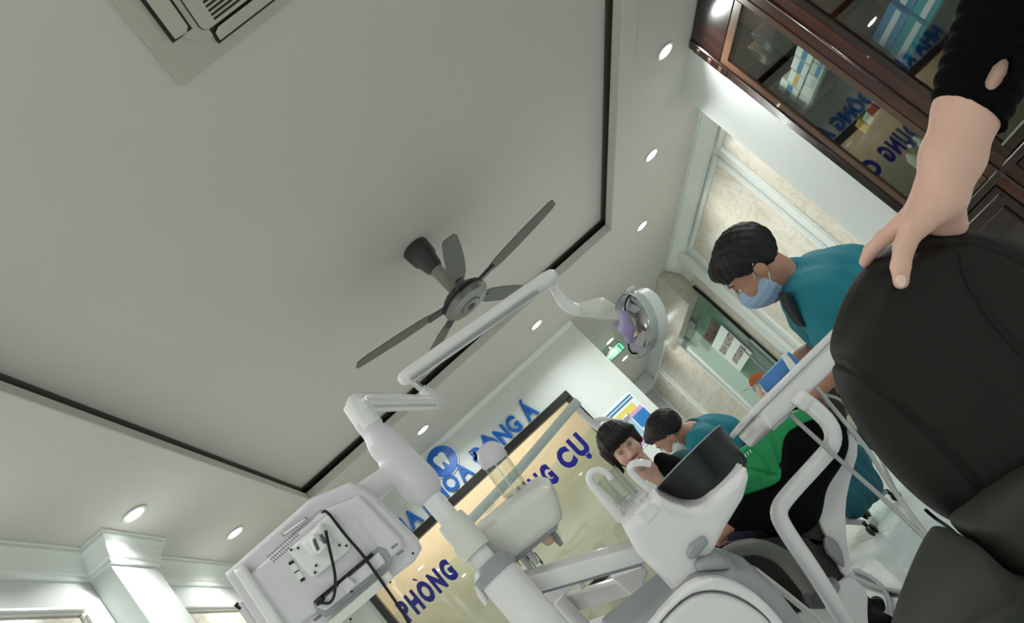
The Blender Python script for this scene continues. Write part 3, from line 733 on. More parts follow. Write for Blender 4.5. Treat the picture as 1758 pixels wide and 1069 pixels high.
for k in range(3):
    y = 4.20 + k * .085
    t = thing('bottle', ['small white bottle with red label on the lower glass shelf', 'small clear bottle standing between two white bottles on the shelf', 'small white bottle with red cap next to the cabinet edge post'][k], 'bottle', (CX + .16, y, 1.139))
    obj('bottle_body', lathe([(0, 0), (.028, 0), (.030, .01), (.030, .09), (.014, .115), (.012, .125), (0, .125)], (CX + .16, y, 1.139), n=16), ['box_white', 'clear', 'box_white'][k], t, smooth=True, angle=40)
    obj('bottle_cap', lathe([(0, .122), (.015, .122), (.015, .145), (0, .145)], (CX + .16, y, 1.139), n=12), ['box_white', 'chrome', 'box_red'][k], t)
    if k == 0: obj('red_label', lathe([(.0304, .03), (.0308, .03), (.0308, .075), (.0304, .075)], (CX + .16, y, 1.139), n=16), 'box_red', t)
for k in range(2):
    y = 4.30 + k * .13
    t = thing('folded_gown', ['grey folded fabric bag upright on top cabinet shelf', 'dark folded fabric bag upright next to cabinet edge post'][k], 'bag', (CX + .2, y, 2.23))
    obj('cloth', prism(smooth_poly([(CX + .12, y - .045, 2.23), (CX + .12, y + .045, 2.23), (CX + .12, y + .03, 2.40), (CX + .12, y - .02, 2.42)], 2), (.15, 0, 0), .008, 1), ['grey_dark', 'cab_inside'][k], t)

# lamp strip under the cabinet's top panel
ls = obj('lamp_strip', box((CX + .06, 2.0, ZS - .055), (CX + .09, 4.5, ZS - .036)), 'trim_white', cab)
ld = bpy.data.lights.new('cabinet_lamp', 'AREA'); ld.shape = 'RECTANGLE'; ld.size = .03; ld.size_y = 2.5; ld.energy = 7.0; ld.color = (1.0, .80, .62)
lo = bpy.data.objects.new('cabinet_lamp', ld); link(lo); lo.parent = cab; lo.location = Vector((CX + .075, 3.25, ZS - .06)) - cab.location
# ================================================================== dental unit by the camera
VX, VY, VZ = dirimg(1, 0), dirimg(0, 1), dirimg(0, 0, 1)          # right, down and away in the picture
VF = np.stack([VX, VY, VZ])
def pxpoly(pts, c, D): return [((u - c[0]) / FPX * D, (v - c[1]) / FPX * D) for u, v in pts]
def slab(name, pts, D, half, rnd, m, parent=None, h=0.006, grooves=(), gr=0.004, bulge=0.0, **kw):
    """rounded solid with the outline pts (pixels, at distance D) and its own thickness"""
    c = (np.mean([p[0] for p in pts]), np.mean([p[1] for p in pts])); o = P(c[0], c[1], D); q = pxpoly(pts, c, D)
    ws = np.array([o + VX * a + VY * b + VZ * z for a, b in q for z in (-half, half)])
    lo, hi = ws.min(0) - 2.5 * h, ws.max(0) + 2.5 * h
    def fn(g):
        d = s_slab(g, o, VF, q, half, rnd)
        if bulge:
            L = g.local(o, VF); d2 = s_poly(L.X, L.Y, q); d = d - np.float32(bulge) * np.clip(-d2 / np.float32(0.09), 0, 1)
        for gv in grooves:
            L = g.local(o, VF); l2d = s_line2(L.X, L.Y, pxpoly(smooth_poly(gv, 2, False), c, D))
            d = d + np.float32(gr * 1.1) * np.exp(-(l2d / np.float32(gr * .8)) ** 2)
        return d
    return solid(name, lo, hi, h, fn, m, parent, **kw)
def beam(name, a, b, hw, hd, m, parent=None, bv=0.006):
    """bar from pixel point a to b, each (u, v, D); hw, hd = half height and half depth in metres"""
    p, q = P(*a), P(*b); ax = (q - p) / 2; w = np.cross(unit(ax), VZ); w = unit(w); dd = unit(np.cross(unit(ax), w))
    return obj(name, obox((p + q) / 2, ax, w * hw, dd * hd, bv, 3), m, parent, smooth=True, angle=35)
def pipe(name, pts, r, m, parent=None, it=2, n=14, **kw): return obj(name, tube([P(*p) for p in pts], r, n, it=it), m, parent, smooth=True, angle=50, **kw)

du = thing('dental_unit', 'white dental unit with black spittoon bowl and tall white pole', 'dental unit', (.15, 1.95, 0))
EXT = (360, 374)
slab('base_cabinet', [(1036, 1084), (1085, 1045), (1135, 1005), (1172, 968), (1200, 957), (1245, 955), (1290, 972), (1325, 1003), (1352, 1037), (1385, 1095), (1740, 1464), (1396, 1453)], 1.81, .10, .03, 'plastic_grey', du, h=.008)
slab('front_panel', smooth_poly([(1118, 1092), (1138, 1062), (1180, 1024), (1214, 1015), (1252, 1019), (1292, 1040), (1324, 1068), (1348, 1110), (1640, 1400), (1450, 1420)], 2), 1.705, .012, .008, 'plastic_white', du, h=.005)
slab('panel_rim', smooth_poly([(1092, 1096), (1117, 1066), (1150, 1026), (1188, 994), (1229, 986), (1268, 998), (1306, 1024), (1342, 1064), (1372, 1108), (1346, 1112), (1322, 1064), (1290, 1034), (1252, 1013), (1214, 1008), (1178, 1017), (1134, 1058), (1112, 1096)], 1), 1.71, .020, .010, 'plastic_white', du, h=.004)
slab('cover_knob', [(1186, 962), (1196, 950), (1225, 946), (1244, 953), (1246, 968), (1190, 972)], 1.76, .05, .02, 'plastic_grey', du, h=.006)
body = slab('spittoon_column', [(1060, 888), (1118, 835), (1142, 848), (1170, 856), (1192, 851), (1263, 788), (1267, 806), (1258, 840), (1232, 882), (1207, 930), (1196, 958), (1150, 1004), (1128, 976), (1084, 932)], 1.84, .10, .022, 'plastic_white', du, h=.006, grooves=[[(1098, 938), (1140, 898), (1200, 848), (1262, 796)]], gr=.0022)
slab('side_handle', [(1178, 952), (1183, 935), (1208, 918), (1216, 930), (1196, 955), (1184, 960)], 1.735, .010, .006, 'plastic_grey', du, h=.004)
bc = P(1183, 784, 1.90)
obj('spittoon_bowl', lathe([(0, -.104), (.074, -.103), (.086, -.094), (.092, -.070), (.101, 0), (.095, 0), (.086, -.066), (.074, -.090), (0, -.094), (0, -.104)], bc, (0, 0, 1), 40), 'bowl_black', du, smooth=True, angle=40)
obj('bowl_rim', lathe([(.094, 0), (.101, 0), (.101, .003), (.094, .003), (.094, 0)], bc, n=40), 'plastic_grey', du)
pipe('cup_filler_spout', [(1066, 892, 1.82), (1030, 848, 1.82), (1012, 828, 1.82), (1011, 812, 1.82), (1026, 805, 1.82), (1041, 811, 1.82), (1049, 822, 1.82)], [.0105, .0100, .0085, .008, .0075, .007, .0065], 'plastic_white', du)
pipe('rinse_spout', [(1118, 842, 1.82), (1096, 824, 1.82), (1081, 809, 1.82), (1084, 796, 1.82), (1100, 793, 1.82), (1117, 796, 1.82)], [.0085, .0085, .0085, .0085, .008, .008], 'plastic_white', du)
# clear cup holder beside the spouts
cp = P(1083, 858, 1.86)
cup = thing('glass_cup', 'clear ribbed drinking cup standing beside the curved spouts', 'cup', cp)
obj('cup_wall', lathe([(.024, 0), (.028, .075), (.0265, .075), (.0225, .003), (0, .003), (0, 0), (.024, 0)], cp, n=24), 'clear', cup, smooth=True, angle=40)
for k in range(6):
    a = k * math.pi / 3; q = np.array([math.cos(a), math.sin(a), 0])
    obj('rib', tube([cp + q * .0245 + [0, 0, .003], cp + q * .0285 + [0, 0, .072]], .0014, 6), 'steel', cup)
obj('cup_rim', lathe([(.0262, .074), (.029, .074), (.029, .078), (.0262, .078), (.0262, .074)], cp, n=24), 'clear', cup)
# patch standing in for the bright highlight on the cover
slab('highlight_patch', [(1088, 880), (1112, 860), (1136, 872), (1112, 902)], 1.742, .004, .003, 'plastic_white', du, h=.003)

# column and pole
px_, py_ = -.118, 1.93
obj('column', lathe([(0, 0), (.047, 0), (.047, .935), (0, .935)], (px_, py_, 0), n=32), 'plastic_white', du, smooth=True, angle=40)
obj('column_ring', lathe([(.030, .925), (.052, .925), (.052, .948), (.040, .962), (.030, .962), (.030, .925)], (px_, py_, 0), n=32), 'plastic_grey', du, smooth=True, angle=30)
obj('column_foot', lathe([(0, 0), (.16, 0), (.16, .02), (.06, .05), (0, .05)], (px_, py_, 0), n=32), 'plastic_white', du, smooth=True, angle=30)
obj('pole', lathe([(0, .93), (.0245, .93), (.0245, 1.24), (0, 1.24)], (px_, py_, 0), n=28), 'plastic_white', du, smooth=True, angle=40)
obj('pole_sleeve', lathe([(.0246, .995), (.035, .995), (.036, 1.07), (.034, 1.09), (.0246, 1.09), (.0246, .995)], (px_, py_, 0), n=28), 'plastic_warm', du, smooth=True, angle=40)
solid('tee_joint', (px_ - .17, py_ - .07, 1.12), (px_ + .07, py_ + .07, 1.44), .005,
      lambda g: blend(.02, s_cap(g, (px_, py_, 1.185), (px_, py_, 1.205), .037), s_cap(g, (px_, py_, 1.205), (px_, py_, 1.325), .046, .040), s_cap(g, (px_, py_, 1.325), (px_, py_, 1.40), .030, .029), s_cap(g, (px_, py_, 1.25), P(668, 818, 1.93), .030, .027)), 'plastic_lilac', du)
obj('upper_pole', tube([(px_ + .002, py_, 1.38), (px_ + .004, py_, 1.425), (px_ + .008, py_, 1.455)], .0305, 24), 'plastic_white', du, smooth=True, angle=50)
# horizontal arm from the pole towards the lamp
e0 = np.array([px_ + .006, py_, 1.42]); e1 = PZ(745, 693, 1.435)
obj('swing_arm', tube([e0, [px_ + .008, py_, 1.452], np.array([px_ + .012, py_, 1.452]) + (e1 - e0) * .12, e1 * [1, 1, 0] + [0, 0, 1.440]], [.031, .0305, .026, .020], 20, it=3), 'plastic_white', du, smooth=True, angle=60)

# side arm that carries the monitor
mo = thing('monitor', 'white monitor seen from behind, hung on the pole with loose black cables', 'monitor', P(560, 950, 1.86))
MD = 1.86
pipe('monitor_arm', [(676, 812, 1.935), (620, 850, 1.90), (560, 893, 1.855), (548, 912, 1.84)], .0275, 'plastic_lilac', mo, it=2, n=20)
slab('housing', [(388, 982), (532, 856), (604, 826), (640, 848), (716, 924), (724, 942), (712, 962), (560, 1075), (500, 1122), (458, 1090)], MD, .018, .010, 'plastic_lilac', mo, h=.0045)
slab('back_cover', [(428, 985), (560, 872), (618, 850), (690, 925), (694, 940), (560, 1040), (498, 1080), (470, 1060)], MD - .022, .010, .007, 'plastic_lilac', mo, h=.0045)
slab('edge_bar', [(402, 978), (418, 968), (476, 1050), (500, 1085), (486, 1096), (462, 1070)], MD - .034, .012, .008, 'plastic_white', mo, h=.004)
slab('mount_plate', [(494, 944), (560, 886), (572, 882), (603, 934), (600, 944), (545, 988), (535, 990)], MD - .036, .006, .004, 'plastic_white', mo, h=.004)
slab('mount_block', [(516, 930), (552, 896), (572, 930), (540, 955)], MD - .048, .012, .008, 'plastic_white', mo, h=.004)
slab('tilt_knuckle', [(530, 925), (540, 915), (566, 932), (550, 952), (542, 950)], MD - .066, .012, .006, 'plastic_white', mo, h=.004)
slab('knuckle_slot', [(536, 926), (541, 922), (549, 942), (544, 946)], MD - .078, .003, .002, 'grey_dark', mo, h=.002)
slab('knuckle_slot', [(548, 918), (553, 915), (561, 930), (556, 934)], MD - .078, .003, .002, 'grey_dark', mo, h=.002)
for u, v in ((500, 943), (512, 940), (541, 982), (543, 970), (583, 935), (595, 936), (542, 920), (604, 1014), (606, 1005), (709, 949), (602, 1062), (670, 998)):
    obj('screw', lathe([(0, 0), (.0028, 0), (.0028, .003), (0, .003)], P(u, v, MD - (.044 if v < 990 and u < 600 else .034)), -VZ, 10), 'black', mo)
def vent(u, v, du_, dv_, n, D=MD - .0325, ln=3.0, m='grey_dark'):
    bm = bmesh.new(); pv = unit(VX * .75 + VY * .66)
    for k in range(n):
        c = P(u + du_ * k, v + dv_ * k, D); obox(c, pv * ln / FPX * D * .5, np.cross(pv, VZ) * .0007, VZ * .0012, bm=bm)
    obj('vent_row', bm, m, mo)
vent(460, 955, 3.6, -3.2, 26); vent(465, 959, 3.6, -3.2, 14); vent(470, 963, 3.6, -3.2, 8); vent(673, 940, 2.2, -1.6, 5, ln=4); vent(682, 952, 2.2, -1.6, 5, ln=4); vent(540, 1064, 2.0, -1.6, 6, ln=5)
slab('top_slot', [(481, 916), (524, 886), (530, 889), (488, 921)], MD - .033, .003, .002, 'plastic_grey', mo, h=.002)
slab('top_slot_inner', [(485, 915), (522, 890), (526, 891), (489, 918)], MD - .0355, .002, .001, 'plastic_white', mo, h=.0015)
slab('barcode_label', [(495, 967), (504, 961), (524, 992), (514, 998)], MD - .0330, .0016, .001, 'box_white', mo, h=.0015)
for a, b in (((496, 968), (504, 963)), ((505, 983), (513, 978)), ((516, 997), (523, 992))):
    beam('label_bar', a + (MD - .0352,), b + (MD - .0352,), .003 if b[1] != 978 else .0012, .0006, 'black', mo, 0)
slab('socket_recess', [(536, 1034), (648, 938), (662, 941), (674, 962), (668, 970), (560, 1060), (545, 1052)], MD - .0335, .0025, .002, 'plastic_grey', mo, h=.003)
slab('cable_cover', [(541, 1040), (650, 946), (663, 965), (560, 1048)], MD - .038, .004, .003, 'plastic_lilac', mo, h=.003)
beam('recess_shadow_bar', (540, 1034, MD - .042), (640, 950, MD - .042), .004, .001, 'black', mo, .001)  # black bar drawn for the shade in the recess
slab('junction_box', [(581, 1004), (597, 989), (613, 1000), (597, 1018)], MD - .046, .008, .003, 'plastic_lilac', mo, h=.003)
beam('lower_rail', (560, 1080, MD - .04), (672, 985, MD - .04), .010, .006, 'plastic_warm', mo, .003)
pipe('cable', [(553, 879, MD - .055), (557, 876, MD - .06), (566, 882, MD - .062), (590, 915, MD - .06), (617, 945, MD - .055), (630, 962, MD - .05), (660, 1005, MD - .05), (688, 1045, MD - .045), (705, 1075, MD - .04)], .0033, 'cable', mo, n=8)
pipe('cable', [(559, 910, MD - .075), (565, 940, MD - .075), (576, 985, MD - .062), (575, 1022, MD - .06), (566, 1036, MD - .055), (553, 1034, MD - .05), (545, 1034, MD - .045)], .0033, 'cable', mo, n=8)
slab('cable_plug', [(540, 1032), (552, 1022), (558, 1028), (546, 1040)], MD - .046, .006, .003, 'black', mo, h=.002)
beam('side_lever', (410, 1036, MD + .02), (474, 1126, MD + .02), .008, .006, 'plastic_lilac', mo, .003)
beam('lever_tip', (404, 1036, MD + .018), (414, 1044, MD + .018), .004, .005, 'black', mo, .001)

# ------------------------------------------------------------------ lamp on the unit's swing arm
la = thing('operating_lamp', 'dental operating lamp with faceted reflector on a long white arm', 'lamp', P(1105, 600, 2.35))
je = e1 * [1, 1, 0] + [0, 0, 1.440]
LD = float((RM @ (je - ORG))[2])
pipe('elbow', [(745, 700, LD), (747, 688, LD), (738, 676, LD), (724, 668, LD)], [.023, .022, .018, .015], 'plastic_white', la, n=16)
pipe('pivot_pin', [(726, 670, LD), (708, 653, LD)], .010, 'chrome', la, it=0)
D0, D1 = LD, 2.42
p0, p1 = P(686, 655, D0 - .01), P(955, 468, D1 - .03)
obj('spring_arm', tube([p0, p0 + (p1 - p0) * .02, p0 + (p1 - p0) * .06, p0 + (p1 - p0) * .94, p0 + (p1 - p0) * .98, p1], [.012, .021, .0245, .0235, .020, .012], 20), 'plastic_white', la, smooth=True, angle=60)
obj('arm_slot', obox((P(815, 575, 2.37) + VZ * -.0), (p1 - p0) * .40, np.cross(unit(p1 - p0), VZ) * .004, VZ * .022, .002, 1), 'plastic_grey', la)
pipe('pivot_pin', [(935, 480, D1), (952, 497, D1)], .0085, 'chrome', la, it=0)
pipe('knuckle', [(948, 488, D1), (958, 505, D1), (972, 525, D1), (990, 532, D1), (1005, 530, D1)], [.014, .016, .019, .019, .020], 'plastic_white', la, n=18)
solid('lamp_neck', P(1035, 535, 2.4) - .15, P(1035, 535, 2.4) + .15, .004, lambda g: blend(.02, s_cap(g, P(1002, 531, D1), P(1030, 528, D1), .0225, .026), s_cap(g, P(1030, 530, D1), P(1072, 540, D1 - .01), .028, .018)), 'plastic_warm', la)
LC = P(1112, 546, 2.38); LN = unit(-VX * .80 - VZ * .52 + VY * .30)       # centre and facing of the reflector
LU = unit(np.cross(LN, np.cross(VX * .35 - VY * 1.0, LN))); LS = np.cross(LN, LU)
def dish(r0, r1, dep, th, m, name, ku=1.0, ks=.8, n=40, rr=7):
    bm = bmesh.new(); rings = []
    prof = [(i / rr) for i in range(rr + 1)]
    for side in (0, 1):
        for t in (prof if side == 0 else prof[::-1]):
            r = r0 + (r1 - r0) * t; z = dep * t * t - side * th
            rings.append([bm.verts.new((LC + LU * math.cos(2 * math.pi * j / n) * r * ku + LS * math.sin(2 * math.pi * j / n) * r * ks + LN * z).tolist()) for j in range(n)])
    for a, b in zip(rings, rings[1:] + rings[:1]):
        for j in range(n): bm.faces.new((a[j], a[(j + 1) % n], b[(j + 1) % n], b[j]))
    return obj(name, bm, m, la, smooth=True, angle=50)
dish(.004, .088, .055, .004, 'mirror', 'reflector')
dish(.074, .099, .072, .004, 'clear', 'clear_shield')
dish(.087, .092, .062, .010, 'trim_white', 'reflector_rim')
for k in range(8):
    a = 2 * math.pi * k / 8; c = LC + LU * math.cos(a) * .052 + LS * math.sin(a) * .042 + LN * .030
    q = unit(LN - (LU * math.cos(a) + LS * math.sin(a)) * .7); tt = unit(np.cross(q, LU * math.sin(a) - LS * math.cos(a)))
    obj('mirror_facet', obox(c, tt * .022, np.cross(q, tt) * .016, q * .0015), 'gold_mirror' if k in (2, 3) else 'mirror', la)
pp = LC + LN * .085
solid('bulb_bracket', pp - .10, pp + .10, .004, lambda g: blend(.012, s_cap(g, pp - LS * .01 - LU * .035, pp + LU * .035, .012, .016), s_ell(g, pp, (.022, .02, .026)), s_cap(g, P(1070, 541, 2.37), pp, .010, .014)), 'lavender', la)
for s in (-1, 1):
    obj('handle', tube([P(1072, 538, 2.37), P(1078, 530 - s * 12, 2.36), P(1084 + s * -6, 536 - s * 40, 2.35), P(1090 if s > 0 else 1052, 492 if s > 0 else 556, 2.35)], [.008, .007, .006, .005], 10, it=2), 'lavender' if s < 0 else 'plastic_lilac', la, smooth=True)
    obj('bracket_wire', tube([pp + LU * .03 * s, LC + LU * s * .08 + LN * .08, LC + LU * s * .092 + LN * .05], .003, 8, it=1), 'black_gloss', la, smooth=True)
obj('bulb', lathe([(0, -.006), (.007, -.004), (.009, .004), (.006, .018), (0, .020)], pp - LN * .030, LN, 14), 'exit_glow' if False else 'trim_white', la, smooth=True)

# ------------------------------------------------------------------ delivery head with clear bottle in front of the window
dh = thing('delivery_head', 'white rounded housing with a clear bottle on top beside the pole', 'dental head', P(880, 950, 1.98))
HD = 1.98
slab('housing', [(794, 937), (822, 903), (903, 838), (924, 824), (944, 828), (958, 852), (964, 878), (955, 890), (878, 950), (842, 966), (814, 956)], HD, .075, .024, 'plastic_warm', dh, h=.005, grooves=[[(800, 945), (835, 905), (905, 846), (930, 832)]], gr=.002)
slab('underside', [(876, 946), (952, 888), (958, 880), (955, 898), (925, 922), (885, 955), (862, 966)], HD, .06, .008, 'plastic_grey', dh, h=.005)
b0, b1 = P(886, 843, HD), P(845, 784, HD); bu = unit(b1 - b0); bl = float(np.linalg.norm(b1 - b0))
obj('clear_bottle', lathe([(.0325, 0), (.0325, bl), (.0305, bl), (.0305, .004), (0, .004), (0, 0), (.0325, 0)], b0, bu, 32), 'clear', dh, smooth=True, angle=40)
obj('bottle_cap', lathe([(0, bl * .86), (.0335, bl * .86), (.035, bl * .90), (.034, bl * 1.12), (.024, bl * 1.30), (.010, bl * 1.36), (0, bl * 1.37)], b0, bu, 32), 'plastic_lilac', dh, smooth=True, angle=40)
obj('bottle_highlight', tube([b0 - VZ * .0315, b0 + bu * bl * 1.0 - VZ * .0315], .0016, 6), 'trim_white', dh)  # white line stands in for a highlight along the bottle
obj('side_knob', lathe([(0, 0), (.016, 0), (.013, .012), (0, .016)], P(842, 873, HD), dirimg(-.7, -.7), 18), 'clear', dh, smooth=True)
for u, v, du2, dv2, ln, r, m in ((905, 945, 12, 16, 1, .011, 'plastic_white'), (893, 950, 14, 20, 1, .010, 'box_pale'), (944, 905, 10, 14, 1, .016, 'clear'), (950, 918, 10, 12, 1, .010, 'plastic_grey')):
    pipe('instrument', [(u - du2 * .3, v - dv2 * .3, HD), (u + du2 * .5, v + dv2 * .5, HD), (u + du2 * 1.4, v + dv2 * 1.4, HD)], [r, r * .9, r * .6], m, dh, it=1)
slab('rubber_cup', [(912, 912), (926, 903), (950, 922), (950, 932), (940, 936), (922, 926)], HD - .03, .012, .008, 'glove', dh, h=.003)
slab('finger_ring', [(908, 912), (922, 901), (926, 906), (914, 916)], HD - .035, .012, .004, 'box_red', dh, h=.003)
for k, (u, v) in enumerate(((905, 955), (918, 948), (926, 962))):
    pipe('wire', [(u, v, HD - .01), (u + 8, v + 10, HD), (u + 14, v + 18, HD + .02)], .0015, 'grey_dark', dh, it=1, n=6)
# holder with a scissors-like clip
pipe('clip', [(884, 960, HD), (881, 968, HD), (886, 981, HD)], .002, 'black', dh, it=1, n=6); pipe('clip', [(884, 958, HD), (889, 965, HD), (894, 971, HD)], .002, 'box_yellow', dh, it=1, n=6)
# arm joining pole and column
pipe('pole_clamp', [(800, 925, 1.945), (833, 957, 1.95)], .040, 'plastic_warm', dh, it=0, n=24)

beam('support_beam', (862, 1011, 1.91), (1108, 942, 1.88), .0205, .030, 'plastic_white', du, .007)
beam('beam_shadow_strip', (890, 1022, 1.92), (1100, 964, 1.88), .0035, .022, 'plastic_grey', du, .002)  # grey strip stands in for the shade under the beam
slab('pole_hook', [(814, 1000), (826, 1002), (838, 1030), (834, 1038), (820, 1020)], 1.86, .02, .005, 'plastic_white', du, h=.004)

# ------------------------------------------------------------------ second unit further back
u2 = thing('dental_unit', 'second white dental unit partly hidden behind the nearer unit', 'dental unit', (.2, 3.4, 0))
beam('support_beam', (955, 1040, 3.15), (1090, 1000, 3.15), .031, .03, 'plastic_white', u2, .006)
slab('bracket', [(1046, 985), (1098, 966), (1110, 975), (1100, 1006), (1092, 1030), (1082, 1018)], 3.10, .04, .006, 'plastic_white', u2, h=.006)
slab('joint_plate', [(930, 1012), (988, 996), (972, 1016), (960, 1030), (944, 1032)], 3.12, .03, .005, 'plastic_white', u2, h=.006)
slab('joint_cap', [(985, 996), (996, 990), (1006, 1004), (996, 1012)], 3.08, .02, .004, 'plastic_warm', u2, h=.004)
pipe('support_pipe', [(955, 1028, 3.10), (1030, 1110, 3.10)], .034, 'plastic_white', u2, it=0)
slab('valve_block', [(918, 1034), (934, 1026), (948, 1042), (932, 1050)], 3.10, .02, .004, 'box_pale', u2, h=.004)
pipe('hose', [(910, 1012, 3.0), (917, 1030, 3.0), (935, 1050, 3.0), (945, 1075, 3.0)], .003, 'black', u2, n=6)
slab('base_block', [(1000, 1085), (1100, 1050), (1160, 1130), (1480, 1440), (1330, 1460)], 3.25, .12, .03, 'plastic_white', u2, h=.012)
l2 = thing('operating_lamp', 'thin grey lamp arm with a white lamp head in front of the beige window', 'lamp', P(1060, 760, 4.3))
pipe('lamp_pole', [(792, 913, 4.1), (850, 970, 4.05), (905, 1030, 4.0), (1010, 1140, 3.9)], .024, 'plastic_white', l2, it=1)
pipe('arm', [(790, 911, 4.1), (890, 807, 4.2), (992, 688, 4.3)], .0245, 'plastic_grey' if False else 'box_pale', l2, it=0)
pipe('neck', [(988, 696, 4.3), (1000, 712, 4.3), (1018, 728, 4.3), (1030, 730, 4.3)], [.015, .0175, .02, .019], 'plastic_white', l2)
pipe('yoke', [(1018, 724, 4.3), (1035, 718, 4.3), (1055, 722, 4.3), (1068, 722, 4.3)], .0125, 'plastic_white', l2)
pipe('yoke', [(1020, 730, 4.3), (1035, 740, 4.3), (1052, 742, 4.3)], .015, 'plastic_white', l2)
slab('lamp_head', [(1052, 742), (1056, 728), (1066, 722), (1079, 708), (1080, 716), (1072, 735), (1078, 752), (1070, 760)], 4.3, .03, .01, 'plastic_white', l2, h=.007)
# ================================================================== near chair with dark leather back
nc = thing('patient_chair', 'large dark leather chair back with rounded top and curved seams', 'chair', (.62, 1.12, 0))
BD = 1.085
obk = [(1429, 605), (1438, 555), (1462, 495), (1502, 440), (1552, 408), (1610, 394), (1665, 394), (1725, 412), (1790, 450), (1850, 520), (1880, 640), (1862, 760), (1800, 850), (1720, 905), (1650, 905), (1590, 868), (1528, 806), (1476, 735), (1441, 670)]
slab('backrest', smooth_poly(obk, 2), BD, .045, .038, 'leather', nc, h=.0042, bulge=.006, gr=.006,
     grooves=[[(1420, 604), (1450, 632), (1500, 676), (1560, 724), (1612, 778), (1650, 826), (1690, 880)], [(1618, 440), (1622, 470), (1640, 510), (1680, 566), (1730, 618), (1790, 664)], [(1500, 468), (1530, 440), (1580, 422), (1640, 420), (1700, 440), (1758, 486), (1800, 540)]])
slab('back_shell', smooth_poly([(u + 22, v + 4) for u, v in obk], 2), BD + .062, .022, .018, 'black', nc, h=.006)
slab('lumbar_cushion', smooth_poly([(1636, 902), (1650, 880), (1690, 845), (1745, 805), (1810, 780), (1900, 830), (1900, 960), (1800, 990), (1730, 985), (1680, 940)], 2), BD - .055, .045, .038, 'leather_grey', nc, h=.005, bulge=.004)
slab('seat_cushion', smooth_poly([(1640, 906), (1668, 930), (1710, 968), (1760, 985), (1900, 960), (1960, 1200), (1700, 1300), (1540, 1180), (1556, 1080), (1592, 985), (1618, 932)], 2), BD - .075, .085, .06, 'leather_grey', nc, h=.006, bulge=.006, gr=.005,
     grooves=[[(1612, 1035), (1650, 1000), (1705, 985)], [(1625, 1062), (1668, 1020), (1720, 1005)], [(1645, 905), (1700, 960), (1760, 990)]])
obj('pedestal', lathe([(0, .02), (.06, .02), (.05, .30), (.08, .34), (0, .34)], (.56, 1.02, 0), n=24), 'plastic_grey', nc, smooth=True, angle=40)
obj('pedestal_foot', lathe([(0, 0), (.24, 0), (.24, .02), (.10, .04), (0, .04)], (.56, 1.02, 0), n=32), 'plastic_white', nc, smooth=True, angle=30)
pipe('back_cord', [(1588, 874, 1.16), (1606, 890, 1.16), (1622, 900, 1.15), (1640, 915, 1.14)], .0025, 'black', nc, n=6)

# ================================================================== reclined chair of the patient
CY0, CYW = 2.54, .36
def cpl(pts, y): return [PY(u, v, y) for u, v in pts]
pc = thing('treatment_chair', 'reclined dental chair with brown leather and white shell under the patient', 'chair', (.55, 2.6, 0))
def side(name, pts, m, y=CY0, w=CYW, b=.02, it=1, seg=3): return obj(name, prism(cpl(smooth_poly(pts, it) if it else pts, y), (0, w, 0), b, seg), m, pc, smooth=True, angle=50)
side('backrest', [(1375, 640), (1420, 640), (1452, 700), (1458, 740), (1446, 775), (1420, 822), (1404, 872), (1414, 905), (1426, 930), (1400, 945), (1372, 915), (1352, 860), (1362, 790), (1376, 730)], 'leather_brown', b=.012)
side('seat_cushion', [(1170, 985), (1200, 945), (1260, 926), (1330, 918), (1392, 918), (1428, 932), (1452, 962), (1456, 978), (1436, 1000), (1408, 1036), (1372, 1056), (1330, 1030), (1270, 1000), (1200, 1010)], 'leather_brown', b=.015)
side('back_shell', [(1462, 742), (1476, 768), (1460, 822), (1451, 868), (1453, 922), (1462, 984), (1450, 990), (1434, 955), (1424, 928), (1412, 908), (1402, 884), (1410, 848), (1424, 814), (1446, 772), (1455, 745)], 'plastic_white', y=CY0 - .02, w=CYW + .04, b=.008)
side('hinge_cover', [(1416, 916), (1436, 926), (1448, 950), (1452, 978), (1436, 962), (1418, 944)], 'plastic_grey', y=CY0 - .03, w=.03, b=.004)
side('base_frame', [(1436, 1000), (1460, 984), (1492, 1014), (1490, 1060), (1500, 1130), (1400, 1130), (1380, 1060), (1404, 1040)], 'plastic_white', y=CY0 - .01, w=.34, b=.012)
side('base_side', [(1352, 1072), (1378, 1046), (1420, 1040), (1440, 1090), (1380, 1120)], 'plastic_warm', y=CY0 - .03, w=.1, b=.008)
obj('floor_plate', box((.12, 2.46, 0), (.66, 2.90, .05), .02, 3), 'plastic_white', pc, smooth=True, angle=40)
obj('lift_column', box((.26, 2.64, .05), (.50, 2.86, .34), .03, 3), 'plastic_grey', pc, smooth=True, angle=40)
obj('leg_rest', box((-.45, 2.44, .36), (.28, 2.84, .44), .03, 3), 'leather_brown', pc, smooth=True, angle=40)
hc_ = P(1436, 664, 2.72)
obj('headrest', box(hc_ - [.06, .12, .09], hc_ + [.06, .12, .06], .04, 3), 'leather_brown', pc, smooth=True, angle=40)
ap = [(1236, 958, 2.24), (1262, 942, 2.24), (1300, 936, 2.24), (1340, 952, 2.24), (1368, 980, 2.24), (1392, 1012, 2.24)]
obj('armrest', tube([P(*a) for a in ap], [.018, .021, .022, .022, .024, .024], 16, it=2, flat=(np.array([0, 1, 0]), 1.6)), 'arm_grey', pc, smooth=True, angle=60)
slab('pedal_knob', [(1424, 994), (1434, 992), (1440, 1005), (1434, 1018), (1424, 1010)], 2.30, .02, .006, 'plastic_grey', pc, h=.004)
slab('arm_bracket', [(1376, 1010), (1400, 1004), (1418, 1030), (1412, 1040), (1386, 1040)], 2.24, .03, .01, 'grey_dark', pc, h=.005)
pipe('suction_pipe', [(1296, 978, 1.98), (1330, 1004, 2.0), (1400, 1060, 2.05), (1430, 1090, 2.05)], .008, 'plastic_warm', pc, it=0)
